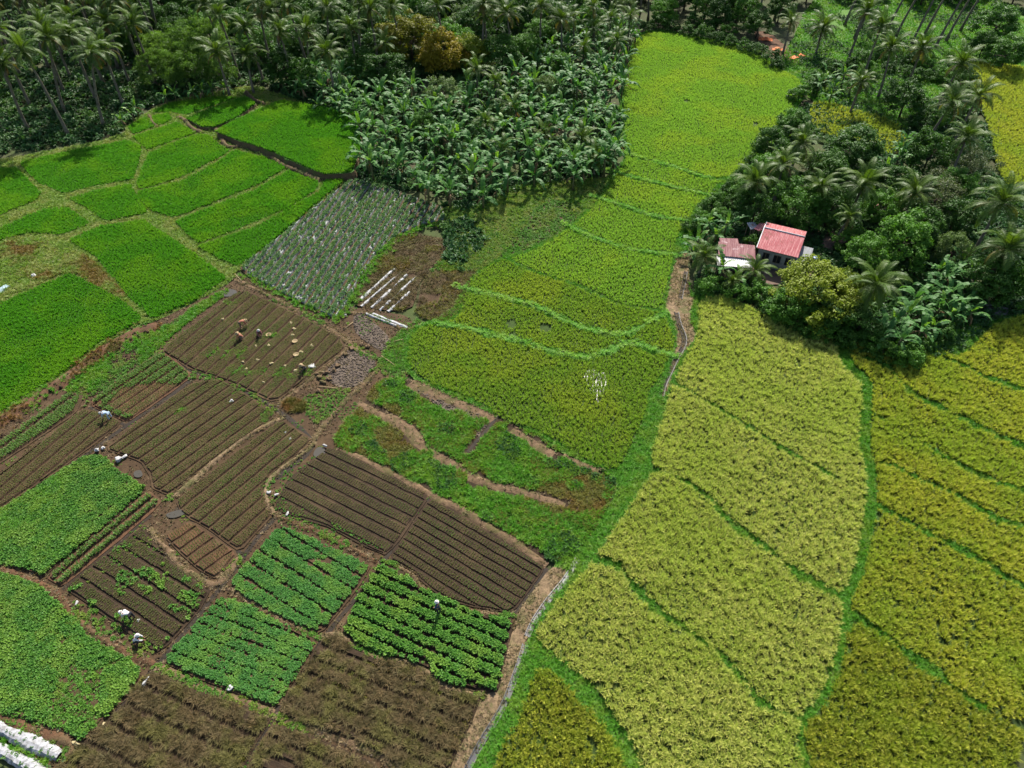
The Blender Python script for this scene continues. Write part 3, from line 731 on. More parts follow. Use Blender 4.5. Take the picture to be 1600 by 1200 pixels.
scatter('slope_pale_grass', gs[(vnoise(gs, .2, 81) > .5) & ~low], .045, 'pale_grass', (.7, 1.3), .35, 'pale grass on the rough slope below the bananas', 'grass')
dk = gs[(vnoise(gs, .16, 19) > .58) & ~low][::3]
scatter('dark_slope_bushes', dk, .04, 'weed_dark', (.8, 1.7), .3, 'dark leafy bushes on the rough slope below the bananas', 'bushes')

# weedy ground between the clay bank and the seedling beds
gb = grid_pts(chaikin(PA([(95, 608), (150, 566), (200, 540), (247, 518), (300, 482), (352, 452), (362, 456), (300, 500), (252, 542), (205, 585), (140, 628)]), 1), .2)
kb = vnoise(gb, .35, 51) + .3 * vnoise(gb, 1.3, 52)
scatter('verge_grass', gb[kb > .45], .045, 'bund_grass', (.5, 1.1), .3, 'green grass between the clay bank and the seedling beds', 'grass')
scatter('verge_weeds', gb[(kb > .3) & (kb < .6)], .045, 'weed', (.4, 1.0), .3, 'leafy weeds between the clay bank and the seedling beds', 'weeds')
scatter('verge_clods', gb[kb < .4], .045, 'clods_dark', (.08, .3), .5, 'brown clods between the clay bank and the seedling beds', 'clods')

# ------------------------------------------------------------------ vegetable plots with raised beds
PZ = .12
PLOTS = []
def plot(name, px, dirpx, n, soil, crops, label=None, bed_h=.12, gap=.12, edge=.14, film=None, bedmat=None, jit=.05, top=.16):
    poly = inset(trim(PA(px)), -.08)
    root = add(name, sheet_mesh(name, poly, PZ, M[soil], .09, .08)); tag(root, label, None, None, 'structure')
    PLOTS.append(poly)
    d = PA(dirpx); u = (d[1] - d[0]) / np.linalg.norm(d[1] - d[0]); w = np.array([-u[1], u[0]])
    inner = inset(poly, edge)
    s = inner @ w; v0, v1 = s.min(), s.max(); bw = (v1 - v0) / n
    gap, top, jit = min(gap, .34 * bw), min(top, .09 * bw), min(jit, .05 * bw)
    beds = []
    for i in range(n):
        a, b = v0 + i * bw + gap / 2, v0 + (i + 1) * bw - gap / 2
        c = clip_half(clip_half(inner, w, a, False), w, b, True)
        if len(c) < 3 or abs(area(c)) < .5: continue
        c = resample(ccw(c), .7, True)
        c = c + (np.stack([vnoise(c, 1.3, i), vnoise(c, 1.3, i + 40)], 1) - .5) * 2 * jit
        t = inset(c, top)
        if area(t) < .15 * area(c): continue
        m = len(c)
        zz = PZ + bed_h + (vnoise(t, .8, 3 + i) - .5) * .05
        v = [(x, y, PZ - .01) for x, y in c] + [(x, y, q) for (x, y), q in zip(t, zz)]
        f = [(k, (k + 1) % m, m + (k + 1) % m, m + k) for k in range(m)]
        for A, B, C in tessellate_polygon([[Vector((x, y, 0)) for x, y in t]]):
            sg = (t[B][0] - t[A][0]) * (t[C][1] - t[A][1]) - (t[B][1] - t[A][1]) * (t[C][0] - t[A][0])
            f.append((m + A, m + B, m + C) if sg > 0 else (m + A, m + C, m + B))
        add('bed', mesh_of('bed', v, f, M[film or bedmat or soil]), root)
        beds.append((a, b, c, t))
    for key, mode, nm, lab, cat, kw in crops:
        out = []
        if mode == 'rows':                    # fine seedling rows across each bed
            su, svv = kw.get('su', .20), kw.get('sv', .085)
            for a, b, c, t in beds:
                lo, hi = (t @ u).min(), (t @ u).max()
                U = np.arange(lo, hi, su); V = np.arange(a + top * .6, b - top * .3, svv)
                if len(U) == 0 or len(V) == 0: continue
                G = np.stack(np.meshgrid(U, V), -1).reshape(-1, 2)
                G = G + np.stack([RNG.normal(0, .02, len(G)), RNG.normal(0, .02, len(G))], 1)
                p = G[:, :1] * u + G[:, 1:] * w
                out.append(p[inside(p, t)])
        elif mode == 'beds':                  # plants anywhere on the beds
            for a, b, c, t in beds:
                p = grid_pts(c if kw.get('wide') else t, kw.get('s', .25))
                if 'mid' in kw: p = p[np.abs(p @ w - (a + b) / 2) < kw['mid'] * bw]
                out.append(p)
        else:                                 # anywhere on the plot
            out.append(grid_pts(inner, kw.get('s', .25)))
        p = np.concatenate(out) if out else np.zeros((0, 2))
        if len(p) == 0: continue
        if 'keep' in kw:
            sc, lo, hi, sd = kw['keep']; nn = vnoise(p, sc, sd) + .25 * vnoise(p, sc * 4, sd + 1) - .12
            p = p[(nn > lo) & (nn < hi)]
        if key in ('leafy', 'brassica', 'weed') and mode == 'beds':
            p = p + RNG.normal(0, .06, p.shape); p = p[RNG.uniform(size=len(p)) < .9]; kw = dict(kw, size=.62 + .42 * vnoise(p, 1.1, 91) + .34 * vnoise(p, .35, 92))
        if 'odds' in kw: p = p[RNG.uniform(size=len(p)) < kw['odds']]
        if 'side' in kw:                      # only in a part of the plot, named by two photo points of a line
            l0, l1 = PA(kw['side']); e = l1 - l0; p = p[((p - l0) @ np.array([-e[1], e[0]])) > 0]
        scatter(nm, p, PZ + (bed_h if mode != 'all' else .02) - .01, key, kw.get('scl', (.8, 1.2)), kw.get('tilt', .2), lab, cat, size=kw.get('size'), hs=kw.get('hs', (.8, 1.2)))
    return root, inner
def SEED(lab, key='seed_brown', **k):
    k.setdefault('scl', (1.0, 1.7))
    return (key, 'rows', 'seedling_rows', lab, 'seedlings', k)
def patchy(lab, key='weed', lo=.6, s=.3, sd=5, **k): return (key, 'all', 'plot_weeds', lab, 'weeds', dict(s=s, keep=(.35, lo, 2, sd), **k))

plot('seedling_plot', [(377, 452), (460, 490), (532, 528), (540, 546), (490, 585), (430, 630), (365, 600), (300, 578), (252, 548)], [(280, 567), (403, 460)], 13, 'soil', [SEED('tiny seedlings on the beds dotted with stones and hats'), patchy('green weeds in the furrows of the stony seedling beds', 'bund_grass', .92, .22, 5, scl=(.4, .8))], bed_h=.13)
plot('seedling_plot', [(248, 553), (264, 556), (302, 588), (250, 626), (200, 661), (140, 633), (190, 592)], [(147, 633), (260, 557)], 5, 'soil_red', [SEED('pale green seedlings on the five reddish beds', 'seed_green', su=.24, scl=(1.5, 2.2), keep=(.25, .38, 2, 3)), SEED('sparse small seedlings on the five reddish beds')])
plot('seedling_plot', [(110, 613), (130, 620), (118, 647), (0, 725), (-80, 775), (-80, 735), (0, 692)], [(0, 700), (110, 620)], 2, 'soil', [SEED('pale green seedlings on the two narrow beds below the clay bank', 'seed_green', su=.24, scl=(1.5, 2.2))])
plot('seedling_plot', [(130, 640), (165, 647), (192, 662), (100, 730), (0, 796), (-80, 850), (-80, 790), (0, 743)], [(0, 753), (133, 643)], 5, 'soil', [SEED('tiny seedlings on the long beds left of the blue clad worker')])
plot('seedling_plot', [(202, 672), (250, 636), (300, 600), (345, 593), (390, 620), (430, 648), (418, 662), (340, 715), (266, 774), (240, 764), (236, 742), (222, 722), (167, 703)], [(167, 703), (320, 600)], 9, 'soil', [SEED('tiny seedlings on the beds beside the two white sacks'), patchy('green growth near the small puddle on the beds', 'bund_grass', .84, .22, 8, scl=(.4, .8))])
plot('seedling_plot', [(440, 656), (487, 688), (477, 702), (424, 740), (412, 765), (418, 790), (428, 803), (375, 861), (330, 830), (284, 802), (276, 784), (350, 722)], [(300, 800), (457, 670)], 7, 'soil', [SEED('tiny seedlings on the beds held by the curved straw ridge')])
plot('seedling_plot', [(257, 839), (298, 815), (373, 865), (338, 905), (312, 892)], [(267, 843), (300, 820)], 6, 'soil', [SEED('tiny seedlings on the small fan of short reddish beds', scl=(.9, 1.3))], bedmat='soil_red')
plot('vegetable_plot', [(197, 845), (228, 822), (236, 845), (275, 882), (328, 923), (313, 953), (262, 1008), (246, 1018), (170, 965), (103, 920), (150, 880)], [(103, 920), (247, 1017)], 6, 'soil_dark', [SEED('fine seedlings on the dark beds where two white clad people work', odds=.8), ('leafy', 'beds', 'leafy_clumps', 'scattered leafy clumps on the dark beds where two people work', 'greens', dict(s=.26, keep=(.8, .60, 2, 12), scl=(.7, 1.5))), patchy('fresh weeds on the dark beds where two people work', 'weed', .66, .3, 4, scl=(.4, .9))])
plot('seedling_plot', [(232, 769), (251, 783), (238, 801), (165, 862), (98, 918), (75, 903), (150, 840)], [(85, 908), (240, 778)], 2, 'soil_red', [SEED('upright green seedlings on the two strips next to the leafy plot', 'seed_green', su=.26, sv=.10, scl=(1.9, 2.7))], bedmat='soil', gap=.4)
plot('vegetable_plot', [(-80, 855), (0, 801), (70, 757), (133, 715), (160, 713), (190, 740), (231, 765), (150, 835), (70, 899), (55, 892), (0, 884), (-80, 880)], [(0, 850), (160, 735)], 7, 'soil', [('leafy', 'beds', 'leafy_crop', 'bright leafy crop in the plot beside the white sacks', 'greens', dict(s=.125, wide=1, scl=(.8, 1.5))), patchy('grass among the leafy crop beside the white sacks', 'bund_grass', .5, .3, 9)])
plot('vegetable_plot', [(-80, 885), (0, 896), (33, 905), (60, 915), (90, 942), (105, 960), (142, 1000), (205, 1030), (221, 1053), (196, 1090), (172, 1117), (130, 1158), (110, 1146), (0, 1116), (-80, 1090)], [(0, 933), (133, 1017)], 9, 'soil', [('leafy', 'beds', 'leafy_crop', 'bushy green crop in the large plot above the white film', 'greens', dict(s=.13, wide=1, scl=(.8, 1.5), keep=(.3, .34, 2, 21))), ('weed', 'all', 'plot_weeds', 'weeds in the large bushy plot above the white film', 'weeds', dict(s=.24, keep=(.3, .15, 2, 5), scl=(.8, 1.5)))])
plot('vegetable_plot', [(437, 820), (500, 846), (580, 883), (562, 915), (500, 992), (440, 968), (354, 917)], [(370, 905), (500, 990)], 6, 'soil', [('brassica', 'beds', 'brassica_crop', 'blue green leafy crop in the plot below the reddish path', 'greens', dict(s=.11, scl=(.8, 1.3), keep=(.7, .06, 2, 31)))])
plot('vegetable_plot', [(342, 936), (366, 936), (415, 961), (495, 1004), (465, 1058), (433, 1107), (360, 1078), (313, 1060), (254, 1034)], [(254, 1034), (433, 1107)], 7, 'soil', [('brassica', 'beds', 'brassica_crop', 'deep green leafy crop in the diamond shaped plot', 'greens', dict(s=.11, scl=(.8, 1.35))), ('leafy', 'all', 'leafy_crop', 'fresh green leaves mixed in the diamond shaped plot', 'greens', dict(s=.3, scl=(.7, 1.3), keep=(.5, .4, 2, 3)))])
ROWS = dict(s=.15, scl=(.7, 1.3), tilt=.4)
plot('harvested_plot', [(222, 1062), (247, 1049), (307, 1082), (350, 1092), (425, 1121), (398, 1165), (365, 1230), (60, 1230), (140, 1150), (187, 1112)], [(217, 1077), (397, 1163)], 6, 'soil_dark', [('scrub', 'beds', 'withered_crop', 'brown withered stalks on the harvested beds in the corner', 'withered crop', dict(keep=(.5, .12, 2, 3), **ROWS)), patchy('yellowish regrowth on the corner harvested beds', 'yellow_grass', .62, .3, 17, scl=(.4, .8))], gap=.3, bed_h=.17)
plot('harvested_plot', [(508, 996), (533, 995), (553, 1014), (586, 1030), (640, 1039), (670, 1055), (696, 1079), (752, 1089), (733, 1133), (695, 1215), (640, 1215), (600, 1182), (540, 1152), (434, 1116), (470, 1052)], [(470, 1052), (700, 1150)], 6, 'soil_dark', [('scrub', 'beds', 'withered_crop', 'brown withered stalks on the harvested beds below the leafy rows', 'withered crop', dict(keep=(.4, .2, 2, 23), **ROWS)), patchy('yellowish regrowth on the harvested beds below the leafy rows', 'yellow_grass', .62, .3, 27, scl=(.4, .8))], gap=.3, bed_h=.17)
plot('harvested_plot', [(430, 1132), (520, 1165), (585, 1195), (610, 1230), (375, 1230), (402, 1172)], [(430, 1135), (600, 1210)], 4, 'soil_dark', [('scrub', 'beds', 'withered_crop', 'brown withered stalks on the beds under the pale diagonal ridge', 'withered crop', dict(keep=(.4, .2, 2, 33), **ROWS))], gap=.3, bed_h=.17)
plot('vegetable_plot', [(595, 882), (646, 902), (653, 918), (693, 949), (740, 962), (797, 966), (798, 982), (790, 1020), (777, 1077), (758, 1082), (700, 1070), (670, 1048), (643, 1033), (586, 1024), (555, 1005), (536, 988), (566, 920)], [(543, 953), (776, 1060)], 7, 'soil_dark', [('leafy', 'beds', 'leafy_rows', 'bright green large leaved rows where a person stands', 'greens', dict(s=.13, scl=(1.0, 1.7), keep=(.8, .06, 2, 4))), ('weed', 'all', 'plot_weeds', 'weeds between the large leaved rows', 'weeds', dict(s=.5, scl=(.4, .8)))], gap=.55, bed_h=.18)
plot('seedling_plot', [(673, 778), (720, 805), (770, 837), (815, 864), (853, 887), (800, 958), (735, 948), (690, 933), (656, 906), (650, 896), (608, 873)], [(646, 817), (826, 923)], 9, 'soil_dark', [SEED('tiny seedlings on the dark beds ending at the straw path', su=.24, scl=(1.0, 1.6))], bed_h=.08)
plot('seedling_plot', [(510, 702), (540, 707), (575, 726), (671, 775), (606, 868), (570, 854), (520, 826), (436, 799), (432, 784), (452, 750)], [(480, 740), (620, 810)], 8, 'soil_dark', [SEED('tiny seedlings on the dark beds below the grey puddle', su=.24, scl=(1.0, 1.4)), ('leafy', 'all', 'plot_weeds', 'bright weeds at the low corner of the dark beds', 'weeds', dict(s=.25, keep=(.5, .4, 2, 3), side=[(430, 775), (600, 855)][::-1], scl=(.4, .9)))], bed_h=.08)

# mulched crop rows between the grove and the garden
MX = [(552, 280), (600, 294), (690, 324), (698, 345), (660, 352), (622, 368), (584, 402), (560, 440), (547, 470), (524, 500), (480, 479), (430, 454), (384, 428), (376, 418), (422, 384), (492, 325)]
plot('mulched_plot', MX, [(402, 441), (470, 353)], 22, 'soil', [
    ('mulch_crop', 'beds', 'mulched_crop', 'grey green crop growing through mulch film rows beside the banana grove', 'greens', dict(s=.19, scl=(.65, 1.15), mid=.30, keep=(1.6, .14, 2, 51))),
    ('weed', 'all', 'plot_weeds', 'weeds along the mulched rows', 'weeds', dict(s=.5, keep=(.3, .55, 2, 5), scl=(.6, 1.1)))], film='plastic_dirty', gap=.42, bed_h=.2)
vg = [(690, 350), (655, 358), (622, 372), (590, 402), (565, 440), (553, 472), (530, 502)]
lp = resample(line_px(vg), .12); lp = lp + RNG.normal(0, .45, lp.shape)
scatter('hedge_weeds', lp, .08, 'bund_grass', (.8, 1.5), .3, 'green strip of weeds edging the mulched rows', 'weeds')
scatter('hedge_weeds', lp[::2], .08, 'weed', (.8, 1.5), .3, 'broad leaved weeds edging the mulched rows', 'weeds')
lp = resample(line_px([(384, 430), (430, 456), (480, 481), (524, 503)]), .1); lp = lp + RNG.normal(0, .4, lp.shape)
scatter('hedge_weeds', lp, .08, 'bund_grass', (.7, 1.2), .3, 'green weeds at the low end of the mulched rows', 'weeds')
# small plot with torn white film
TP = [(612, 374), (640, 366), (692, 372), (700, 388), (672, 420), (650, 455), (640, 486), (600, 484), (558, 478), (555, 465), (582, 422)]
sheet('film_plot', TP, .05, 'soil')
gt = grid_pts(chaikin(PA(TP), 1), .27); gt = gt[vnoise(gt, .5, 3) > .2]
scatter('withered_crop', gt, .05, 'scrub', (.7, 1.3), .4, 'rusty withered growth in the plot with torn white film', 'withered crop')
scatter('withered_weeds', gt[vnoise(gt, .3, 9) > .55], .05, 'yellow_grass', (.6, 1.1), .4, 'olive weeds in the plot with torn white film', 'weeds')
def film_strip(a, b, w, lab, torn=.35, seed=0, mat='plastic', h=.12):
    L = resample(np.array([PA([a])[0], PA([b])[0]]), .22); n = len(L)
    rn = np.random.default_rng(seed)
    d = (L[-1] - L[0]) / np.linalg.norm(L[-1] - L[0]); nr = np.array([-d[1], d[0]])
    v, f = [], []
    ww = w * (.55 + .7 * vnoise(L, 1.1, seed)); keep = vnoise(L, .75, seed + 3) + rn.uniform(-.1, .1, n) > torn
    ww = np.where(keep, ww, ww * .12); hk = np.where(keep, 1.0, .35)
    c0 = L[0]
    for i in range(n):
        for a_, h_ in ((-.5, .01), (-.25, h), (.02, h * 1.15), (.27, h), (.5, .01)):
            p = L[i] + nr * (a_ * ww[i] + rn.normal(0, .02)) - c0; v.append((p[0], p[1], h_ * hk[i] + rn.normal(0, .012)))
    for i in range(n - 1):
        if 1:
            for j in range(4): f.append((i * 5 + j, (i + 1) * 5 + j, (i + 1) * 5 + j + 1, i * 5 + j + 1))
    if not f: return
    o = add('mulch_film', mesh_of('mulch_film', v, f, M[mat]), None, (c0[0], c0[1], .055))
    tag(o, lab, 'plastic film', 'strips of white mulch film')
TL = 'torn white mulch film strip in the small brown plot'
for i, (a, b) in enumerate([((616, 421), (562, 470)), ((627, 426), (564, 480)), ((636, 430), (580, 482)), ((617, 450), (597, 466)), ((651, 432), (593, 486)), ((640, 457), (606, 488))]):
    film_strip(a, b, .42, TL, .36, i)
film_strip((572, 491), (620, 510), .42, 'upper of two white film strips beside the grey clods', .1, 21)
film_strip((582, 491), (637, 513), .42, 'lower of two white film strips beside the grey clods', .12, 25)
for i, (a, b, w, l) in enumerate([((-25, 1128), (95, 1182), 1.0, 'wide white film bed at the corner of the bushy plot'), ((-25, 1158), (70, 1210), .9, 'second wide white film bed, beyond a green furrow')]):
    film_strip(a, b, w, l, .05, 40 + i, h=.25)
    lp = resample(PA([a, b]), .28); lp = lp + RNG.normal(0, .2, lp.shape)
    scatter('film_crop', lp, .25, 'mulch_crop', (.5, .8), .3, ('small plants growing through the wide white film', 'small plants on the second wide white film')[i], 'greens')
lp = resample(PA([(-25, 1146), (80, 1198)]), .1); lp = lp + RNG.normal(0, .18, lp.shape)
scatter('furrow_grass', lp, .05, 'bund_grass', (.6, 1.0), .3, 'green grass in the furrow between white film beds', 'grass')

# earth ridges and drains between the plots
RIDGES = [
 ('straw topped ridge curving round the seedling beds', [(443, 652), (400, 672), (360, 700), (320, 735), (285, 765), (262, 782)], .9, .35, 'straw_mat'),
 ('curved dry ridge around the short reddish beds', [(236, 826), (246, 846), (277, 880), (310, 905), (333, 917), (352, 903), (377, 870)], .9, .3, 'soil_pale'),
 ('pale ridge bending along the dark beds', [(490, 690), (478, 708), (430, 740), (414, 763), (418, 788), (430, 802)], .8, .38, 'straw_mat'),
 ('reddish ridge above the blue green crop', [(432, 806), (470, 822), (520, 842), (590, 878)], .7, .2, 'soil_red'),
 ('dry ridge between the two blue green plots', [(352, 918), (375, 930), (415, 952), (450, 976), (500, 998)], .7, .22, 'soil_pale'),
 ('ridge under the diamond shaped plot', [(246, 1042), (290, 1062), (318, 1078), (350, 1088), (390, 1102), (428, 1116)], .8, .22, 'soil_pale'),
 ('wavy straw ridge under the large leaved rows', [(508, 993), (535, 991), (555, 1010), (588, 1027), (640, 1036), (670, 1050), (697, 1075), (752, 1086)], .6, .26, 'straw_mat'),
 ('pale diagonal ridge between harvested plots', [(430, 1120), (480, 1140), (535, 1156), (592, 1182), (640, 1210)], .9, .2, 'soil_pale'),
 ('dry ridge between the dark beds and the leafy rows', [(598, 876), (648, 898), (656, 918), (692, 944), (738, 957), (800, 962)], .45, .2, 'soil_pale'),
 ('red clay path ridge beside the two workers', [(-40, 884), (0, 889), (60, 912), (95, 935), (108, 957), (150, 990), (205, 1025), (240, 1040)], .9, .25, 'soil_red'),
 ('rubble ridge at the low end of the mulched rows', [(368, 436), (400, 452), (440, 472), (480, 494), (520, 517), (556, 545), (590, 563)], .9, .22, 'soil_pale'),
 ('earth ridge beside the clods', [(600, 562), (570, 600), (535, 632), (515, 655), (495, 680), (488, 690)], .8, .25, 'soil_pale'),
 ('brown bank at the white film corner', [(-30, 1112), (30, 1135), (80, 1150), (118, 1163), (100, 1190)], 1.1, .3, 'soil_red'),
 ('earth bank along the lower stony beds', [(545, 545), (510, 575), (470, 605), (432, 634)], .6, .22, 'soil_pale'),
 ('ridge at the edge of the film plot', [(552, 484), (548, 492), (570, 488), (600, 500), (640, 520), (655, 500)], .6, .2, 'soil_pale')]
for i, (lab, px, w, h, mat) in enumerate(RIDGES):
    w *= .62; h *= .45
    tag(add('earth_ridge', ribbon_mesh('earth_ridge', line_px(px), w, h, .04, M[mat], wob=.45, seed=i + 20)), lab, None, None, 'structure')
    lp = np.repeat(resample(line_px(px), .14), 3, 0); lp = lp + RNG.normal(0, w * .42, lp.shape); kk = vnoise(lp, .4, i)
    scatter('ridge_straw', lp[kk > .3], .06 + h * .5, 'dry_grass', (.3, .7), .8, 'dry straw on the ' + lab, 'straw', hs=(.3, .7))
    scatter('ridge_clods', lp[::3], .05 + h * .4, 'clods' if i % 2 else 'clods_dark', (.05, .22), .5, 'crumbled clods on the ' + lab, 'clods')
    scatter('ridge_weeds', lp[kk < .34], .06, 'weed', (.5, 1.1), .3, 'green weeds on the ' + lab, 'weeds')
DRAINS = [
 ([(432, 806), (395, 850), (350, 912), (300, 975), (250, 1035), (200, 1095), (130, 1170), (80, 1225)], .35), ([(672, 776), (640, 820), (600, 878), (560, 930), (505, 998), (465, 1060), (430, 1115), (395, 1170), (370, 1215)], .3),
 ([(300, 593), (250, 630), (195, 668), (120, 722), (0, 806)], .4), ([(300, 582), (345, 590), (430, 638), (460, 660), (490, 692)], .4), ([(275, 795), (330, 832), (378, 866)], .28), ([(300, 580), (252, 552)], .3),
 ([(487, 697), (470, 718), (430, 748)], .6), ([(140, 637), (195, 664)], .25), ([(98, 921), (160, 870), (236, 805)], .3), ([(855, 888), (800, 962)], .3)]
for i, (px, w) in enumerate(DRAINS):
    tag(add('drain', ribbon_mesh('drain', line_px(px), w * 1.15, .012, .046 + .004 * (i % 3), M['mud'], flat=True, wob=.2, seed=i)), kind='structure')
for px, lab in (([(345, 458), (352, 452), (368, 452), (370, 458), (360, 464), (348, 464)], 'round puddle at the top of the stony beds'), ([(494, 700), (505, 698), (508, 706), (500, 716), (488, 714)], 'grey puddle where the drains meet'),
                ([(205, 736), (220, 732), (226, 742), (212, 748)], 'small puddle beside the leafy plot'), ([(352, 622), (366, 620), (370, 628), (358, 632)], 'small puddle by the weedy ridge'), ([(256, 800), (285, 796), (290, 805), (268, 812)], 'muddy puddle at the short reddish beds')):
    o, _ = sheet('puddle', px, .135, 'puddle', jit=.15, smooth=2, label=lab)
gg = resample(line_px([(300, 583), (345, 595), (400, 625), (430, 645)]), .08); gg = gg + RNG.normal(0, .4, gg.shape)
scatter('ridge_weeds', gg, .06, 'weed', (.6, 1.2), .3, 'green weeds along the drain under the stony beds', 'weeds')
gg = resample(line_px([(500, 716), (460, 745), (432, 775), (425, 800), (470, 815), (520, 835)]), .08); gg = gg + RNG.normal(0, .35, gg.shape)
scatter('ridge_weeds', gg, .06, 'leafy', (.4, .9), .3, 'bright weeds along the drain beside the dark beds', 'weeds')
gg = resample(line_px([(108, 957), (140, 985), (180, 1005), (225, 1030)]), .09); gg = gg + RNG.normal(0, .4, gg.shape)
scatter('ridge_weeds', gg + (.3, .5), .06, 'weed', (.6, 1.2), .3, 'weeds beside the red clay path', 'weeds')
gg = resample(line_px([(250, 545), (220, 560), (160, 600), (130, 625)]), .09); gg = gg + RNG.normal(0, .55, gg.shape)
scatter('ridge_weeds', gg, .06, 'weed', (.6, 1.3), .3, 'weeds between the clay bank and the reddish beds', 'weeds')
# broken clods
for px, key, lab in (([(553, 487), (572, 492), (616, 537), (600, 550), (575, 540), (552, 515)], 'clods', 'grey broken clods in the upper dug patch'), ([(537, 547), (575, 548), (592, 570), (556, 607), (525, 604), (505, 590)], 'clods', 'grey broken clods in the lower dug patch'),
                     ([(640, 600), (690, 628), (770, 655), (740, 690), (690, 640)], 'clods', 'grey clods on the bare strip of the fallow plot')):
    poly = chaikin(PA(px), 1); tag(add('dug_patch', sheet_mesh('dug_patch', poly, .06, M['clods'], 0, .2)), kind='structure')
    gg = grid_pts(poly, .22); scatter('soil_clods', gg, .07, key, (.08, .34), .5, lab, 'clods', hs=(.6, 1))
gg = grid_pts(chaikin(PA([(470, 620), (525, 606), (556, 608), (500, 672), (470, 640)]), 1), .28)
scatter('ridge_weeds', gg, .05, 'weed', (.6, 1.1), .3, 'weeds on the waste corner below the clods', 'weeds')
gg = grid_pts(chaikin(PA([(440, 630), (455, 622), (480, 628), (476, 645), (450, 646)]), 1), .14)
scatter('straw_heap', gg, .1, 'rust_grass', (.6, 1.0), .6, 'rusty straw heap at the corner of the stony beds', 'straw')
gg = grid_pts(chaikin(PA([(600, 545), (640, 510), (648, 560), (640, 590), (600, 590), (590, 570)]), 1), .25)
scatter('ridge_weeds', gg, .05, 'weed', (.6, 1.2), .3, 'weeds between the clods and the broad rice field', 'weeds')

# crumbs, weeds and straw all over the garden paths
gl = grid_pts(GARDEN_P, .30)
for p_ in PLOTS: gl = gl[~inside(gl, p_)]
kk = vnoise(gl, .45, 61) + .3 * vnoise(gl, 1.6, 62)
scatter('path_clods', gl[kk > .55], .04, 'clods_dark', (.05, .2), .5, 'crumbled earth on the paths between the garden plots', 'clods')
scatter('path_straw', gl[(kk > .62)], .04, 'dry_grass', (.3, .7), .8, 'dry straw scattered on the paths between the garden plots', 'straw', hs=(.3, .6))
scatter('path_weeds', gl[kk < .42], .04, 'weed', (.3, .8), .3, 'low weeds on the paths between the garden plots', 'weeds')

# ------------------------------------------------------------------ trees
def frond_mesh(name, L, a0, bend, n, ll, mat, rng, droop=.5):
    """coconut frond along +X: arching rib with leaflets hanging on both sides"""
    v, f = [], []
    pts, tan = [], []
    p = Vector((0, 0, 0)); a = a0
    S = 12
    for i in range(S + 1):
        pts.append(p.copy()); tan.append(Vector((math.cos(a), 0, math.sin(a))))
        p = p + tan[-1] * (L / S); a -= bend / S * (.5 + 1.0 * i / S)
    mb = MB(); mb.tube(pts, [.05 * (1 - .8 * i / S) + .008 for i in range(S + 1)], 4, False)
    v, f = mb.v, mb.f
    for k in range(n):
        t = .12 + .88 * (k + .5) / n
        x = t * S; i = min(int(x), S - 1); c = pts[i].lerp(pts[i + 1], x - i); T = tan[i].lerp(tan[min(i + 1, S)], x - i).normalized()
        up = Vector((-T.z, 0, T.x))
        l = ll * (math.sin(math.pi * min(1, .18 + t * .80)) ** .7) * rng.uniform(.85, 1.1)
        for s in (-1, 1):
            side = Vector((0, s, 0))
            d = (side * .80 + T * (.40 + .35 * t) + up * rng.uniform(.0, .25)).normalized()
            e = (d + Vector((0, 0, -droop * rng.uniform(.8, 1.4)))).normalized()
            w = T * (.030 + .014 * rng.uniform())
            b = len(v)
            m = c + d * (l * .5)
            v += [c - w * .6, c + w * .6, m + w, m - w, m + e * (l * .5)]
            f += [(b, b + 1, b + 2, b + 3), (b + 3, b + 2, b + 4)]
    return mesh_of(name, v, f, mat)
def banana_leaf_mesh(name, L, W, a0, bend, mat, rng):
    S = 9; p = Vector((0, 0, 0)); a = a0; v, f = [], []
    P0 = []
    for i in range(S + 1):
        P0.append((p.copy(), Vector((math.cos(a), 0, math.sin(a))))); p = p + P0[-1][1] * (L / S); a -= bend / S * (.4 + 1.2 * i / S)
    mb = MB(); mb.tube([q for q, _ in P0], [.035 * (1 - .75 * i / S) for i in range(S + 1)], 4, False); v, f = mb.v, mb.f
    for i in range(1, S):
        (c0, T0), (c1, T1) = P0[i], P0[i + 1]
        w0 = W * .5 * math.sin(math.pi * min(1, .10 + .86 * i / S)) ** .5; w1 = W * .5 * math.sin(math.pi * min(.995, .10 + .86 * (i + 1) / S)) ** .5
        for s in (-1, 1):
            sag = min(.9, max(-.1, (.25 if rng.uniform() < .75 else .7) + rng.normal(0, .12)))           # each torn blade hangs at its own angle
            up0 = Vector((-T0.z, 0, T0.x))
            d = Vector((0, s, 0)) * math.cos(sag) - up0 * math.sin(sag) + up0 * .18
            b = len(v); g = T1 * rng.uniform(-.04, .03)
            v += [c0, c1, c1 + d * w1 + g, c0 + d * w0 + T0 * rng.uniform(0, .03)]
            f.append((b, b + 1, b + 2, b + 3) if s < 0 else (b, b + 3, b + 2, b + 1))
    return mesh_of(name, v, f, mat)
rt = np.random.default_rng(21)
FR = [frond_mesh('coconut frond %d' % i, 3.7, .10, 1.25 + .22 * i, 40, .85, M['frond'], rt, .45 + .2 * i) for i in range(5)]
FRY = [frond_mesh('yellow frond %d' % i, 3.5, .10, 1.6, 36, .8, M['frond_yellow'], rt, .9) for i in range(2)]
FRD = [frond_mesh('dead frond %d' % i, 3.3, -.1, 1.2, 26, .7, M['frond_dead'], rt, 1.6) for i in range(2)]
BL = [banana_leaf_mesh('banana leaf %d' % i, 2.7, .58, .05, 1.35 + .3 * i, M['banana_leaf'], rt) for i in range(6)]
BLP = [banana_leaf_mesh('pale banana leaf %d' % i, 2.3, .50, .05, 1.2 + .3 * i, M['banana_pale'], rt) for i in range(2)]
BLD = [banana_leaf_mesh('dead banana leaf %d' % i, 2.0, .40, -.3, 1.6 + .3 * i, M['banana_dead'], rt) for i in range(2)]
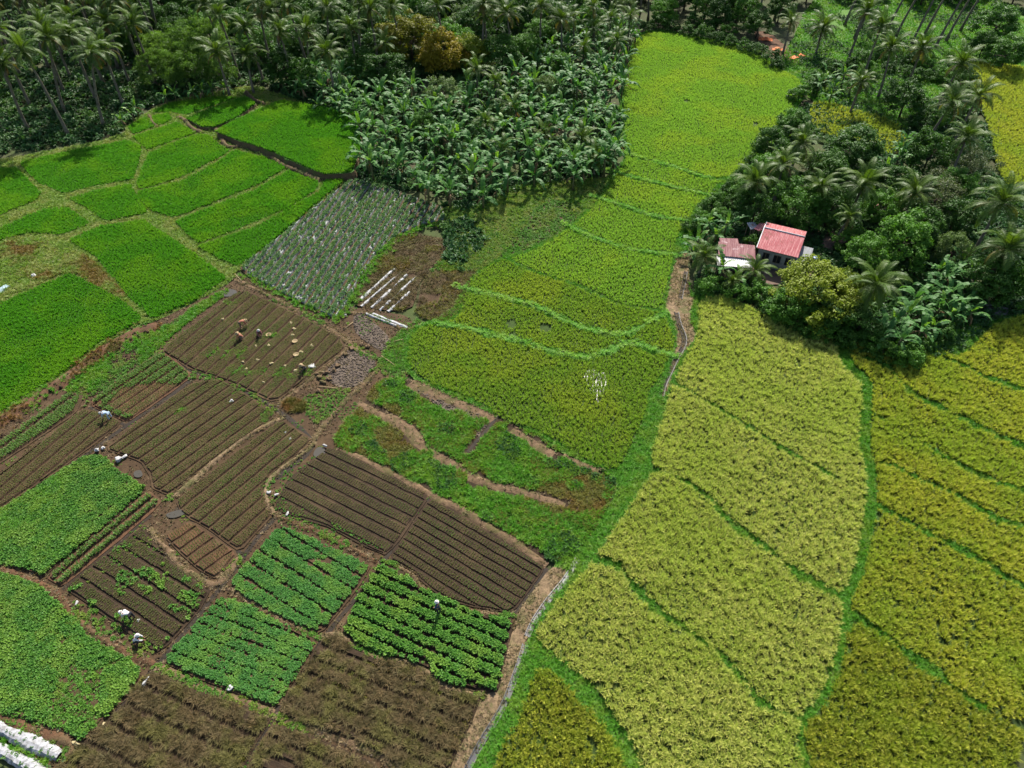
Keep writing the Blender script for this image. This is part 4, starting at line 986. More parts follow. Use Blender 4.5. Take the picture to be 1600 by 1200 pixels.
def trunk_mesh(name, H, lean, r0, r1, mat, rng, seg=7):
    pts = []; az = 0.0
    for i in range(9):
        t = i / 8; pts.append((lean * (t ** 1.6), .25 * math.sin(t * 3.1 + lean) * lean * .3, H * t))
    return MB().tube(pts, [r0 * (1 - t / 8) + r1 * t / 8 + (.10 if t == 0 else 0) for t in range(9)], seg).mesh(name, mat, True), pts[-1]
TR = {}
for hh in (3.0, 5.0, 7.0, 9.0, 11.0, 13.0):
    for k, ln in enumerate((.3, 1.2, 2.2)):
        ln *= hh / 11
        TR[(hh, k)] = trunk_mesh('palm trunk', hh, ln, .19 + .006 * hh, .12, M['bark'], rt)
palm_bud = MB().lathe([(.0, -.35), (.26, -.2), (.30, .15), (.2, .5), (.05, .9)], 8).mesh('palm heart', M['frond'], True)
nut = MB().lathe([(.01, -.16), (.12, -.1), (.15, 0), (.11, .11), (.01, .16)], 7).mesh('coconut', M['leaf_olive'], True)
def palm(xy, H, label, group, cr=1.0, n=22, lean=None, laz=None, name='coconut_palm', yellow=.08, nuts=True):
    r = random.Random(int(xy[0] * 131 + xy[1] * 977))
    hh = min(TR, key=lambda q: abs(q[0] - H))[0]; k = r.randrange(3) if lean is None else lean
    me, tip = TR[(hh, k)]; sc = H / hh
    root = empty(name, (xy[0], xy[1], -.08), r.uniform(0, 6.28) if laz is None else laz); tag(root, label, 'palm', group)
    add('trunk', me, root, (0, 0, 0), (0, 0, 0), (1, 1, sc))
    top = Vector((tip[0], tip[1], tip[2] * sc))
    hd = add('crown_heart', palm_bud, root, top, (0, 0, 0), cr)
    for i in range(n):
        t = i / (n - 1)
        el = R(82) - t ** .85 * R(112) + r.uniform(-.12, .12)
        s = cr * (.80 + .28 * math.sin(math.pi * min(1, t + .25))) * r.uniform(.9, 1.1)
        me = r.choice(FRD) if (t > .88 and r.random() < .4) else (r.choice(FRY) if (t > .7 and r.random() < yellow * 3) else r.choice(FR))
        add('frond', me, root, top + Vector((0, 0, .15 * (1 - t))), (r.uniform(-.35, .35), -el, 2.4 * i + r.uniform(-.25, .25)), s)
    if nuts:
        for i in range(3):
            a = r.uniform(0, 6.28); add('coconut', nut, root, top + Vector((.28 * math.cos(a), .28 * math.sin(a), -.3)), (0, 0, 0), 1.1)
    return root
STEM = [MB().tube([(0, 0, 0), (.03 * i, .02, h * .5), (.05 * i, 0, h)], [.15, .12, .08], 7).mesh('banana stem', M['stem'], True) for i, h in enumerate((1.6, 2.1, 2.6))]
SH = (1.6, 2.1, 2.6)
def banana(xy, s, label, group, n=9, pale=.12, name='banana_plant'):
    r = random.Random(int(xy[0] * 173 + xy[1] * 719))
    k = r.randrange(3)
    root = empty(name, (xy[0], xy[1], -.06), r.uniform(0, 6.28)); tag(root, label, 'banana plant', group)
    add('stem', STEM[k], root, (0, 0, 0), (0, 0, 0), s)
    top = Vector((.05 * k, 0, SH[k] * .97)) * s
    for i in range(n):
        t = i / (n - 1)
        el = R(80) - t * R(85) + r.uniform(-.2, .2)
        me = r.choice(BLP) if (i < 2 and r.random() < pale * 3) else (r.choice(BLD) if t > .85 and r.random() < .45 else r.choice(BL))
        add('leaf', me, root, top - Vector((0, 0, .25 * t * s)), (r.uniform(-.4, .4), -el, 2.4 * i + r.uniform(-.3, .3)), s * (.75 + .3 * math.sin(math.pi * min(1, t + .2))) * r.uniform(.88, 1.12))
    return root
# broadleaf crowns: leaves gathered in clumps on branch ends
def crown_mesh(name, mat, rx, rz, clumps, per, leaf, rng, lob=.28, flat=.0, droop=0.0, aspect=.55):
    C = []
    while len(C) < clumps:
        d = rng.normal(size=3); d /= np.linalg.norm(d)
        if d[2] < -.55: continue
        rad = rng.uniform(.55, 1.0) ** .5
        lump = 1 + lob * math.sin(3.1 * d[0] + 1.7 * d[1] * 2 + rng.uniform(0, .6)) * math.cos(2.7 * d[1] - 2 * d[2])
        C.append(np.array([d[0] * rx, d[1] * rx, d[2] * rz]) * rad * lump)
    C = np.array(C)
    cr = .34 * rx * (30 / clumps) ** .33 * 1.1
    n = clumps * per
    cc = np.repeat(C, per, 0)
    q = rng.normal(size=(n, 3)); q /= np.linalg.norm(q, axis=1)[:, None]
    q[:, 2] = np.where(q[:, 2] < -.3, -q[:, 2] * .5, q[:, 2])
    rr = cr * rng.uniform(.45, 1.0, n)[:, None] * np.repeat(rng.uniform(.6, 1.35, clumps), per)[:, None]
    c = cc + q * rr * (1, 1, .75)
    nrm = q + rng.normal(0, .45, (n, 3)) + (0, 0, .55); nrm /= np.linalg.norm(nrm, axis=1)[:, None]
    t = np.cross(nrm, rng.normal(size=(n, 3))); t /= np.linalg.norm(t, axis=1)[:, None]
    t[:, 2] -= droop; t /= np.linalg.norm(t, axis=1)[:, None]
    b = np.cross(nrm, t)
    s = leaf * rng.uniform(.65, 1.25, n)[:, None]
    V = np.stack([c - t * s * .5, c + b * s * aspect * .5 + nrm * s * .05, c + t * s * .5 - nrm * s * .12, c - b * s * aspect * .5 + nrm * s * .05], 1).reshape(-1, 3)
    me = bpy.data.meshes.new(name)
    me.vertices.add(len(V)); me.vertices.foreach_set('co', V.ravel())
    me.loops.add(n * 4); me.loops.foreach_set('vertex_index', np.arange(n * 4, dtype=np.int32))
    me.polygons.add(n); me.polygons.foreach_set('loop_start', np.arange(0, n * 4, 4, dtype=np.int32))
    me.materials.append(mat); me.update(calc_edges=True)
    return me, C
def limb_mesh(name, H, C, rng, r0):
    mb = MB(); mb.tube([(0, 0, 0), (.1, .05, H * .5), (.05, .1, H * .95)], [r0 * 1.3, r0, r0 * .7], 8)
    for k in rng.choice(len(C), min(9, len(C)), replace=False):
        e = Vector(C[k]) * .8 + Vector((0, 0, H)); s = Vector((.06, .06, H * rng.uniform(.55, .92)))
        mb.tube([s, s.lerp(e, .5) + Vector((0, 0, .25)), e], [r0 * .45, r0 * .28, r0 * .1], 5, False)
    return mb.mesh(name, M['bark_dark'], True)
TREE = {}
def tree_kind(key, mat, rx, rz, clumps, per, leaf, H, n=2, r0=.16, **k):
    TREE[key] = []
    for i in range(n):
        me, C = crown_mesh('%s crown' % key, M[mat], rx, rz, clumps, per, leaf, rt, **k)
        TREE[key].append((me, limb_mesh('%s trunk' % key, H, C, rt, r0), H, rz))
tree_kind('mango', 'leaf_gold', 3.6, 2.7, 110, 110, .30, 3.0, 2)
tree_kind('mango_olive', 'leaf_olive', 3.6, 2.6, 120, 110, .28, 3.0, 2)
tree_kind('dark', 'leaf_dark', 3.2, 2.8, 80, 110, .32, 3.2, 3)
tree_kind('mid', 'leaf_mid', 3.0, 2.8, 70, 110, .32, 3.2, 3)
tree_kind('pale', 'leaf_pale', 2.6, 2.2, 60, 110, .22, 3.0, 2)
tree_kind('grey', 'leaf_grey', 2.8, 2.6, 55, 80, .20, 3.0, 2)
tree_kind('bamboo', 'leaf_bamboo', 3.2, 3.4, 70, 120, .34, 4.0, 2, r0=.08, droop=.5, aspect=.25)
tree_kind('shrub', 'leaf_dark', 1.3, 1.1, 30, 90, .20, .9, 3, r0=.05)
tree_kind('shrub_mid', 'leaf_mid', 1.3, 1.1, 30, 90, .20, .9, 3, r0=.05)
tree_kind('shrub_pale', 'leaf_pale', 1.2, .9, 26, 90, .16, .8, 2, r0=.05)
def tree(xy, kind, s, label, group=None, name='broadleaf_tree', sz=None, cat='tree'):
    r = random.Random(int(xy[0] * 71 + xy[1] * 389))
    cm, tm, H, rz = r.choice(TREE[kind])
    root = empty(name, (xy[0], xy[1], -.1), r.uniform(0, 6.28)); tag(root, label, cat, group)
    z = sz or s
    add('trunk', tm, root, (0, 0, 0), (0, 0, 0), (s, s, z))
    add('crown', cm, root, (0, 0, H * z), (0, 0, 0), (s, s, z * r.uniform(.92, 1.08)))
    return root
def at(px, py, z): return PA([(px, py)], z)[0]
def spaced(poly, d, seed, avoid=()):
    """points at least d apart inside a ground polygon"""
    rn = np.random.default_rng(seed)
    g = grid_pts(poly, d * .62, .5, rn); rn.shuffle(g)
    out = [np.array(a) for a in avoid]; k = len(out)
    for p in g:
        if all((p[0] - o[0]) ** 2 + (p[1] - o[1]) ** 2 > d * d for o in out): out.append(p)
    return out[k:]
rr = random.Random(5)

# --- coconut forest on the left
FL = PA([(-60, 225), (20, 215), (120, 205), (180, 190), (215, 165), (262, 132), (262, 60), (200, 0), (190, -80), (-200, -80), (-140, 100)], 1.0)
for p in spaced(FL, 4.6, 2):
    palm(p, rr.uniform(8.5, 12.5), 'tall coconut palm in the dense stand beside the shaded young rice', 'coconut palms of the dense stand', rr.uniform(.88, 1.1), 24)
# --- coconuts over the central grove (crown pixel, crown height)
for px, py, h in [(340, 82, 7), (382, 88, 6), (390, 42, 9), (440, 50, 9), (470, 42, 9), (512, 82, 8), (548, 42, 9), (425, 18, 10), (500, 12, 11), (580, 15, 10), (620, 5, 10), (690, 8, 10), (752, 12, 10), (800, 20, 9), (845, 10, 9), (880, 35, 7), (350, 28, 10), (400, 5, 11), (330, 5, 11), (760, 30, 8), (460, 5, 11), (550, 0, 11)]:
    palm(at(px, py, h), h, 'coconut palm rising behind the banana grove', 'coconut palms behind the banana grove', rr.uniform(.85, 1.05), 24)
for px, py, h in [(745, 108, 5), (775, 128, 4), (600, 70, 6), (930, 45, 5), (955, 30, 5), (900, 30, 6), (965, 65, 4), (912, 75, 4), (800, 165, 3), (783, 232, 2.6), (905, 215, 2.6), (930, 250, 2.4), (850, 210, 2.6), (760, 190, 3), (985, 25, 6), (930, 8, 8)]:
    palm(at(px, py, h), h, 'short young coconut palm standing among banana plants', 'young coconut palms in the banana grove', rr.uniform(.72, .9), 17, nuts=False)
# --- right clump palms
for px, py, h, c, lab in [
    (1562, 322, 8, 1.12, 'large coconut palm at the edge beside the far golden rice'), (1346, 283, 6, 1.0, 'coconut palm with long fronds behind the red roofed house'), (1180, 292, 5, .95, 'coconut palm at the hedge corner above the house'),
    (1247, 228, 5, .9, 'leaning coconut palm between the lime field and the big dark tree'), (1474, 162, 7, 1.0, 'coconut palm left of a pair by the far golden rice'), (1524, 152, 7, .95, 'coconut palm right of a pair by the far golden rice'),
    (1494, 98, 8, 1.0, 'coconut palm nearest the far golden corner'), (1512, 222, 7, .9, 'coconut palm with sparse fronds beside the brownish tree'), (1440, 75, 8, .95, 'coconut palm over the rounded dark tree'), (1400, 75, 8, .95, 'coconut palm behind the small banana clump'),
    (1376, 42, 9, .95, 'coconut palm above the far grass clearing'), (1350, 15, 9, .95, 'coconut palm behind the fan crowned palm'), (1345, 128, 5, .8, 'short coconut palm beside the tan clearing'), (1320, 340, 4, .55, 'small yellowish coconut palm behind the house roof'),
    (1572, 388, 6, 1.05, 'low coconut palm under the large one by the golden rice'), (1366, 445, 5, .95, 'coconut palm leaning out right of the mango tree'), (1098, 402, 2.4, .72, 'stocky coconut palm beside the concrete channel'), (1176, 424, 1.8, .62, 'young palm in front of the house wall'),
    (1145, 440, 1.4, .5, 'small palm at the top of the pale rice'), (1290, 300, 5, .85, 'coconut palm half hidden behind the dark trees'), (1225, 262, 5, .85, 'coconut palm in the thicket above the dense dark tree'), (1430, 300, 5, .9, 'coconut palm beside the grey green tree')]:
    palm(at(px, py, h), h, lab, None, c, 24, yellow=.2 if c < .6 else .08, nuts=c > .8)
palm(at(1286, 45, 4.5), 4.5, 'dark fan shaped palm with a full shaggy crown by the far clearing', None, 1.0, 30, lean=0, nuts=False)
palm(at(1236, 35, 5.5), 5.5, 'withered brown palm beside the dark fan shaped palm', None, .85, 22, lean=1, yellow=.9, nuts=False)
for px, py, h in [(1012, 30, 8), (1050, 22, 9), (1085, 26, 9), (1118, 30, 9), (1150, 34, 9), (1182, 40, 9), (1000, 20, 7), (1070, 8, 9), (1135, 12, 9), (1170, 16, 9), (1210, 30, 9)]:
    palm(at(px, py, 0), h, 'coconut palm in the row at the far end of the lime field', 'palms at the far end of the lime field', .95, 22)
for px, py in [(1380, 62), (1400, 58), (1425, 70), (1445, 55), (1462, 75), (1478, 66), (1320, 40), (1335, 62), (1345, 45), (1500, 50)]:
    palm(at(px, py, 0), rr.uniform(11, 13), 'tall slender coconut palm leaning over the far grass clearing', 'leaning palms of the far clearing', .95, 18, lean=2, laz=rr.uniform(-.4, .6))

# --- banana grove
BG = PA([(425, 135), (480, 170), (550, 195), (566, 235), (560, 285), (610, 300), (700, 332), (745, 335), (800, 300), (840, 298), (905, 300), (945, 285), (972, 250), (972, 170), (984, 90), (1000, 62), (960, 45), (900, 60), (860, 95), (790, 140), (720, 150), (660, 165), (620, 140), (560, 130), (470, 120)], 0)
trees_c = [(640, 48, 5.5, 'mango', 1.35, 'large mango tree flushed brown and gold in the banana grove'), (692, 72, 4.5, 'mango', 1.1, 'smaller golden mango tree in front of the brown one'), (735, 58, 5.5, 'mango_olive', .95, 'conical yellow green tree beside the golden mango trees'),
           (785, 72, 5, 'dark', 1.0, 'dark tree right of the conical yellow green tree'), (690, 128, 4.4, 'pale', 1.0, 'pale crowned tree standing in the banana grove'), (852, 122, 4.2, 'pale', .8, 'small pale umbrella shaped tree in the banana grove'),
           (658, 190, 2.4, 'mid', .62, 'rounded green tree low among the bananas'), (600, 105, 4, 'dark', 1.0, 'dark tree left of the brown mango tree'), (820, 62, 4.5, 'mid', .9, 'green tree behind the small pale umbrella tree'), (560, 85, 4.5, 'dark', .9, 'dark tree behind the front bananas'),
           (870, 88, 3.6, 'mid', .7, 'leafy tree at the right of the grove'), (735, 20, 6, 'dark', 1.1, 'dark tree at the back of the grove'), (440, 92, 4.5, 'dark', .95, 'dark tree where the grove meets the young rice'), (470, 100, 4.2, 'mid', .8, 'green tree above the front bananas')]
cpos = []
for px, py, h, k, s, lab in trees_c:
    p = at(px, py, h); cpos.append(p); tree(p, k, s, lab, None, 'mango_tree' if 'mango tree' in lab and k == 'mango' else 'broadleaf_tree')
bpts = [p for p in spaced(BG, 2.05, 4, [c for c in cpos]) if vnoise([p], .11, 44)[0] + .25 * vnoise([p], .4, 45)[0] > .26]
for p in bpts: banana(p, rr.uniform(.8, 1.3), 'banana plant with arching split leaves in the large grove', 'banana plants of the large grove', rr.choice((8, 9, 10, 11)))
for px, py in [(258, 150), (272, 146), (300, 142), (315, 140), (205, 176), (212, 170), (330, 138), (350, 135), (190, 190)]:
    banana(at(px, py, 1.5), rr.uniform(.7, .95), 'banana plant at the forest edge above the top terraces', 'bananas at the forest edge', 8, .5)
# --- bananas of the right clump
for px, py in [(1470, 418), (1490, 428), (1512, 440), (1452, 455), (1482, 462), (1503, 472), (1440, 486), (1396, 508), (1385, 522), (1460, 505), (1522, 455), (1500, 410), (1475, 440), (1430, 470), (1412, 500), (1488, 490), (1405, 535), (1440, 515), (1520, 485), (1470, 480)]:
    banana(at(px, py, 1.8), rr.uniform(.85, 1.1), 'banana plant in the clump beside the golden rice', 'bananas beside the golden rice', 9)
for px, py in [(1293, 122), (1306, 132), (1280, 134), (1318, 122), (1300, 145), (1330, 135), (1420, 214), (1412, 246), (1402, 252), (1428, 248), (1406, 232), (1436, 232), (1385, 262)]:
    banana(at(px, py, 1.8), rr.uniform(.85, 1.1), 'banana plant near the tan clearing between the trees', 'bananas near the tan clearing', 8)
for px, py in [(1136, 352), (1106, 352), (1120, 362), (1092, 372), (1160, 430), (1085, 388), (1128, 425)]:
    banana(at(px, py, 1.8), rr.uniform(.8, 1.0), 'banana plant in the garden beside the red roofed house', 'bananas beside the house', 8, .4)

# --- broadleaf trees of the right clump
for px, py, h, k, s, sz, lab in [
    (1282, 452, 3.2, 'mango_olive', 1.12, .95, 'wide mango tree with yellow flush in front of the house'), (1330, 445, 2.8, 'mango_olive', .62, .7, 'right shoulder of yellow leaves beside the wide mango tree'),
    (1235, 478, 2.0, 'mid', .7, .6, 'low green tree under the left side of the mango'), (1300, 495, 1.8, 'dark', .8, .55, 'low dark tree under the mango, shading the pale rice'), (1345, 505, 1.6, 'dark', .7, .5, 'low dark bush tree at the corner of the golden rice'),
    (1420, 145, 4.0, 'dark', .95, .9, 'rounded dense dark tree beside the tan clearing'), (1335, 225, 3.4, 'dark', 1.1, .85, 'big dark tree with bare inner limbs below the tan clearing'), (1253, 312, 3.6, 'mid', 1.0, .9, 'dense green tree directly behind the house roof'),
    (1302, 318, 3.4, 'dark', .85, .85, 'dark tree right of the dense green one behind the house'), (1466, 300, 3.8, 'grey', 1.1, 1.0, 'grey green airy tree right of the house clump'), (1412, 375, 3.2, 'mid', 1.0, .95, 'leafy green tree between house and banana clump'),
    (1458, 232, 4.0, 'dark', .9, .95, 'dark tree beside the upper banana clump'), (1526, 255, 3.6, 'grey', 1.0, .95, 'thin brownish grey tree at the far golden edge'), (1242, 186, 3.0, 'mid', .7, .7, 'green tree at the right edge of the lime field'),
    (1206, 222, 3.0, 'dark', .75, .8, 'dark tree overhanging the lime field'), (1355, 390, 3.0, 'mid', .75, .8, 'small green tree right of the house'), (1566, 22, 5, 'mid', 1.2, 1.0, 'bright green tree in the far corner'), (1580, 72, 4, 'mid', 1.0, .9, 'green tree beside the far grass corner'),
    (1543, 60, 3.4, 'dark', .7, .7, 'dark bush like tree on the far grass'), (1496, 384, 3.0, 'pale', .7, .8, 'small bluish green tree behind the banana clump'), (1544, 432, 3.0, 'dark', .9, .85, 'dark tree right of the banana clump'), (1438, 350, 3.2, 'dark', .85, .8, 'dark tree in the middle of the right clump'),
    (1380, 320, 3.0, 'mid', .8, .8, 'green tree near the red cloth'), (1500, 330, 3.4, 'dark', .8, .8, 'dark tree in the shade of the large palm'), (1300, 260, 3.2, 'dark', .8, .8, 'dark tree between the two leaning palms'),
    (1200, 265, 3.0, 'mid', .8, .8, 'green tree in the hedge beside the lime field'), (1272, 240, 3.2, 'pale', .7, .7, 'pale leaved tree in the thicket'), (1330, 360, 2.6, 'shrub_mid', 1.4, 1.3, 'leafy shrub tree behind the house yard'), (1590, 440, 3.0, 'mid', .8, .8, 'green tree at the golden rice corner'),
    (1500, 285, 3.0, 'mid', .8, .8, 'green tree below the brownish grey one'), (1180, 330, 2.6, 'dark', .7, .8, 'dark tree above the small red roof'), (1395, 280, 3.2, 'dark', .8, .8, 'dark tree behind the long fronded palm')]:
    tree(at(px, py, h), k, s, lab, None, 'mango_tree' if 'mango tree with' in lab else 'broadleaf_tree', sz)
tree(at(1180, 373, 1.4), 'shrub_mid', .95, 'round clipped bush between the red roofs', None, 'round_bush', cat='bush')
for px, py, k in [(1095, 335, 0), (1108, 325, 1), (1122, 310, 0), (1137, 297, 1), (1150, 285, 0), (1163, 272, 1), (1082, 352, 1), (1100, 350, 0), (1125, 335, 0), (1145, 315, 1), (1160, 300, 0), (1180, 250, 1), (1195, 240, 0), (1215, 205, 1), (1228, 190, 0)]:
    tree(at(px, py, .8), ('shrub_mid', 'shrub')[k], rr.uniform(.8, 1.15), 'leafy shrub in the hedge along the lime field', 'hedge shrubs along the lime field', 'hedge_shrub', cat='shrub')
for px, py, k in [(1190, 462, 0), (1205, 475, 1), (1222, 492, 0), (1245, 506, 1), (1262, 512, 1), (1282, 520, 0), (1320, 530, 1), (1362, 535, 0), (1380, 548, 1), (1405, 555, 0), (1428, 545, 1), (1450, 535, 0), (1165, 455, 1), (1150, 460, 0), (1340, 535, 1), (1420, 560, 0), (1470, 520, 1), (1110, 450, 0)]:
    tree(at(px, py, .8), ('shrub_mid', 'shrub')[k], rr.uniform(.7, 1.1), 'dark shrub in the thicket bordering the ripening rice', 'thicket shrubs by the ripening rice', 'thicket_shrub', cat='shrub')
for px, py in [(1010, 42), (1030, 38), (1052, 42), (1075, 48), (1098, 54), (1120, 60), (1142, 66), (1165, 72), (1186, 80), (1205, 92), (1215, 100), (1040, 28), (1085, 35), (1110, 42), (1140, 50)]:
    tree(at(px, py, .9), rr.choice(('shrub', 'shrub', 'shrub_mid')), rr.uniform(.9, 1.3), 'dark shrub in the hedge at the far end of the lime field', 'hedge shrubs at the far end', 'hedge_shrub', cat='shrub')
# --- bamboo and trees between the palm stand and the grove
for px, py, h, k, s in [(250, 78, 4.5, 'bamboo', 1.0), (285, 72, 5, 'bamboo', 1.15), (325, 62, 5, 'bamboo', 1.1), (300, 100, 4, 'bamboo', .95), (268, 108, 3.6, 'bamboo', .85), (340, 105, 3.4, 'bamboo', .7), (235, 100, 4, 'bamboo', .8)]:
    tree(at(px, py, h), k, s, 'feathery pale green bamboo clump beside the coconut stand', 'bamboo clumps beside the coconut stand', 'bamboo_clump', cat='bamboo')
FT = PA([(200, 60), (230, 70), (350, 40), (400, 70), (470, 75), (560, 60), (620, 80), (800, 55), (880, 60), (960, 30), (1000, 20), (1010, -80), (160, -80)], 3.0)
for p in spaced(FT, 5.6, 9, cpos):
    k = rr.choice(('dark', 'dark', 'mid', 'dark', 'mid', 'pale'))
    tree(p, k, rr.uniform(.8, 1.2), {'dark': 'dark leafy tree in the forest behind the grove', 'mid': 'mid green tree in the forest behind the grove', 'pale': 'pale leaved tree in the forest behind the grove'}[k], {'dark': 'dark forest trees', 'mid': 'green forest trees', 'pale': 'pale forest trees'}[k], 'forest_tree')
FR2 = PA([(1010, 20), (1190, 50), (1260, 0), (1290, -60), (1000, -80)], 2.0)
for p in spaced(FR2, 5.0, 10): tree(p, rr.choice(('dark', 'mid')), rr.uniform(.7, 1.0), 'tree in the dark belt behind the lime field', 'trees behind the lime field', 'forest_tree')
FR3 = PA([(1330, -10), (1500, -5), (1640, -5), (1660, -90), (1300, -90)], 2.0)
for p in spaced(FR3, 5.5, 12): tree(p, rr.choice(('dark', 'mid')), rr.uniform(.8, 1.1), 'tree in the far forest behind the grass clearing', 'trees of the far forest', 'forest_tree')

# --- forest floor growth
def floor_growth(px, s, key, scl, lab, z=-.05, seed=1, keep=.25, cat='undergrowth'):
    gg = grid_pts(chaikin(PA(px), 1), s); gg = gg[vnoise(gg, .2, seed) + .2 * vnoise(gg, .8, seed + 1) > keep]
    scatter('undergrowth', gg, z, key, scl, .3, lab, cat)
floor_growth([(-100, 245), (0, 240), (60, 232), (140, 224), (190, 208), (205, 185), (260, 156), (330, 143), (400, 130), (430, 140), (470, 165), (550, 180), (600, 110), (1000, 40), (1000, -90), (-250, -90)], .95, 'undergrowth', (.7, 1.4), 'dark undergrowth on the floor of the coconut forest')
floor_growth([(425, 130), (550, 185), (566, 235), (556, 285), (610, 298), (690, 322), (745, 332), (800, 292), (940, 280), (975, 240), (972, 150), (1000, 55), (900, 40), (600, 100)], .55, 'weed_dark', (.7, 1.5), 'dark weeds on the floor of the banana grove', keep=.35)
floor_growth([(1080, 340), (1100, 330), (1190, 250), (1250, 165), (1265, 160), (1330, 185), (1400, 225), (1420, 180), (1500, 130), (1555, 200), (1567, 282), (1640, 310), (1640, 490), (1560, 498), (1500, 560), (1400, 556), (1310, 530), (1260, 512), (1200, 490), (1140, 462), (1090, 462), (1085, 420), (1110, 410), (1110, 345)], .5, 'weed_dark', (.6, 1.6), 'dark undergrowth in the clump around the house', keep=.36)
CLR = [(1215, 100), (1240, 60), (1260, 10), (1300, -20), (1500, -20), (1640, 30), (1740, 60), (1740, 125), (1600, 105), (1510, 94), (1540, 150), (1500, 190), (1420, 200), (1390, 200), (1320, 178), (1262, 160), (1264, 128)]
sheet('grass_clearing', CLR, .02, 'grass_floor')
floor_growth(CLR, .42, 'bund_grass', (.7, 1.4), 'bright grass of the far clearing', z=.02, keep=.25, cat='grass')
floor_growth(CLR, .6, 'weed_dark', (.6, 1.2), 'dark weeds in the far clearing', z=.02, keep=.62, seed=8, cat='weeds')
for px, py in [(1300, 108), (1330, 100), (1360, 112), (1390, 105), (1415, 112), (1440, 118), (1470, 120), (1500, 130), (1350, 92), (1380, 88), (1420, 95), (1450, 100), (1480, 108), (1515, 118), (1450, 178), (1480, 195), (1500, 180), (1525, 195), (1440, 195), (1265, 140), (1250, 150), (1275, 125)]:
    tree(at(px, py, .8), rr.choice(('shrub', 'shrub_mid')), rr.uniform(.8, 1.3), 'leafy shrub in the thicket under the far palms', 'thicket shrubs under the far palms', 'thicket_shrub', cat='shrub')
floor_growth([(1470, 540), (1500, 520), (1540, 515), (1545, 530), (1510, 565), (1480, 562)], .35, 'leafy', (1.0, 1.8), 'bright vines beside the concrete slab', z=.04, keep=0)
floor_growth([(745, 335), (800, 292), (830, 290), (820, 320), (770, 345)], .35, 'pale_grass', (.8, 1.6), 'pale grass tongue under the bananas', z=.04, keep=.1, cat='grass')
sheet('red_clay_bank', [(1175, 50), (1200, 48), (1235, 78), (1262, 90), (1250, 100), (1215, 92), (1190, 72)], .03, 'soil_red')

floor_growth([(640, 480), (660, 500), (700, 505), (725, 480), (735, 440), (770, 412), (740, 395), (705, 385), (690, 400), (660, 450)], .3, 'yellow_grass', (.5, 1.0), 'olive grass on the rough ground beside the film plot', z=.05, keep=.35, cat='grass')
floor_growth([(590, 575), (600, 540), (640, 505), (660, 500), (640, 590)], .28, 'bund_grass', (.5, 1.0), 'grass at the corner of the broad rice field', z=.05, keep=.3, cat='grass')

# ------------------------------------------------------------------ the red roofed house
def tin_mat(name, c1, c2, c3):
    m, nt, out = node_mat(name)
    tc = nt.nodes.new('ShaderNodeTexCoord'); oi = nt.nodes.new('ShaderNodeObjectInfo'); mp = nt.nodes.new('ShaderNodeMapping'); mp.inputs['Scale'].default_value = (7, .55, 1)
    nt.links.new(tc.outputs['Object'], mp.inputs['Vector'])
    ad = nt.nodes.new('ShaderNodeVectorMath'); nt.links.new(mp.outputs[0], ad.inputs[0]); nt.links.new(oi.outputs['Location'], ad.inputs[1])
    c = mixc(nt, ramp(nt, noise(nt, 1.2, 5, .7, ad.outputs[0]), .35, .7), c1, c2)          # streaks down the sheet
    c = mixc(nt, ramp(nt, noise(nt, .9, 5, .7), .55, .68), c, c3)                           # rust and stains
    p = nt.nodes.new('ShaderNodeBsdfPrincipled'); nt.links.new(c, p.inputs['Base Color']); p.inputs['Roughness'].default_value = .55; p.inputs['Specular IOR Level'].default_value = .3
    nt.links.new(p.outputs[0], out.inputs['Surface'])
    return m
M['red_tin'] = tin_mat('faded red tin', (.27, .065, .07), (.42, .20, .19), (.20, .075, .06))
M['maroon_tin'] = tin_mat('maroon tin', (.12, .035, .04), (.22, .11, .10), (.34, .24, .23))
M['grey_tin'] = tin_mat('grey tin', (.26, .27, .28), (.17, .17, .17), (.16, .10, .07))
M['white_sheet'] = plain_mat('white sheeting', (.52, .51, .50), (.32, .31, .29), .6, .4, 1.5, .2)
M['block_wall'] = plain_mat('grey block wall', (.30, .28, .25), (.18, .17, .15), .9, .2, 1.5, .3)
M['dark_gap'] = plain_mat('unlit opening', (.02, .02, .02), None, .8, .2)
M['wood'] = plain_mat('weathered wood', (.22, .16, .10), (.13, .09, .06), .85, .2, 4)
M['yard'] = soil_mat('swept yard', (.11, .075, .055), (.07, .048, .034), (.13, .085, .07), .8, .4, 6)
M['blue'] = plain_mat('blue plastic', (.02, .07, .35), (.03, .10, .42), .4, .5)
HZ = 2.5
A, B, C_, D_ = (P(1196.6, 350.6, HZ), P(1262, 365.6, HZ), P(1244, 402, HZ), P(1183.5, 387, HZ))
ux = (B - A + C_ - D_); ux.z = 0; HWID = ux.length / 2; ux.normalize(); uy = Vector((-ux.y, ux.x, 0))
HDEP = ((A - D_).dot(uy) + (B - C_).dot(uy)) / 2
hc = (A + B + C_ + D_) / 4; hc.z = 0
hrz = math.atan2(ux.y, ux.x)
house = empty('house', (hc.x, hc.y, -.06), hrz)
tag(house, 'small block house with a faded red corrugated gable roof among trees', 'house')
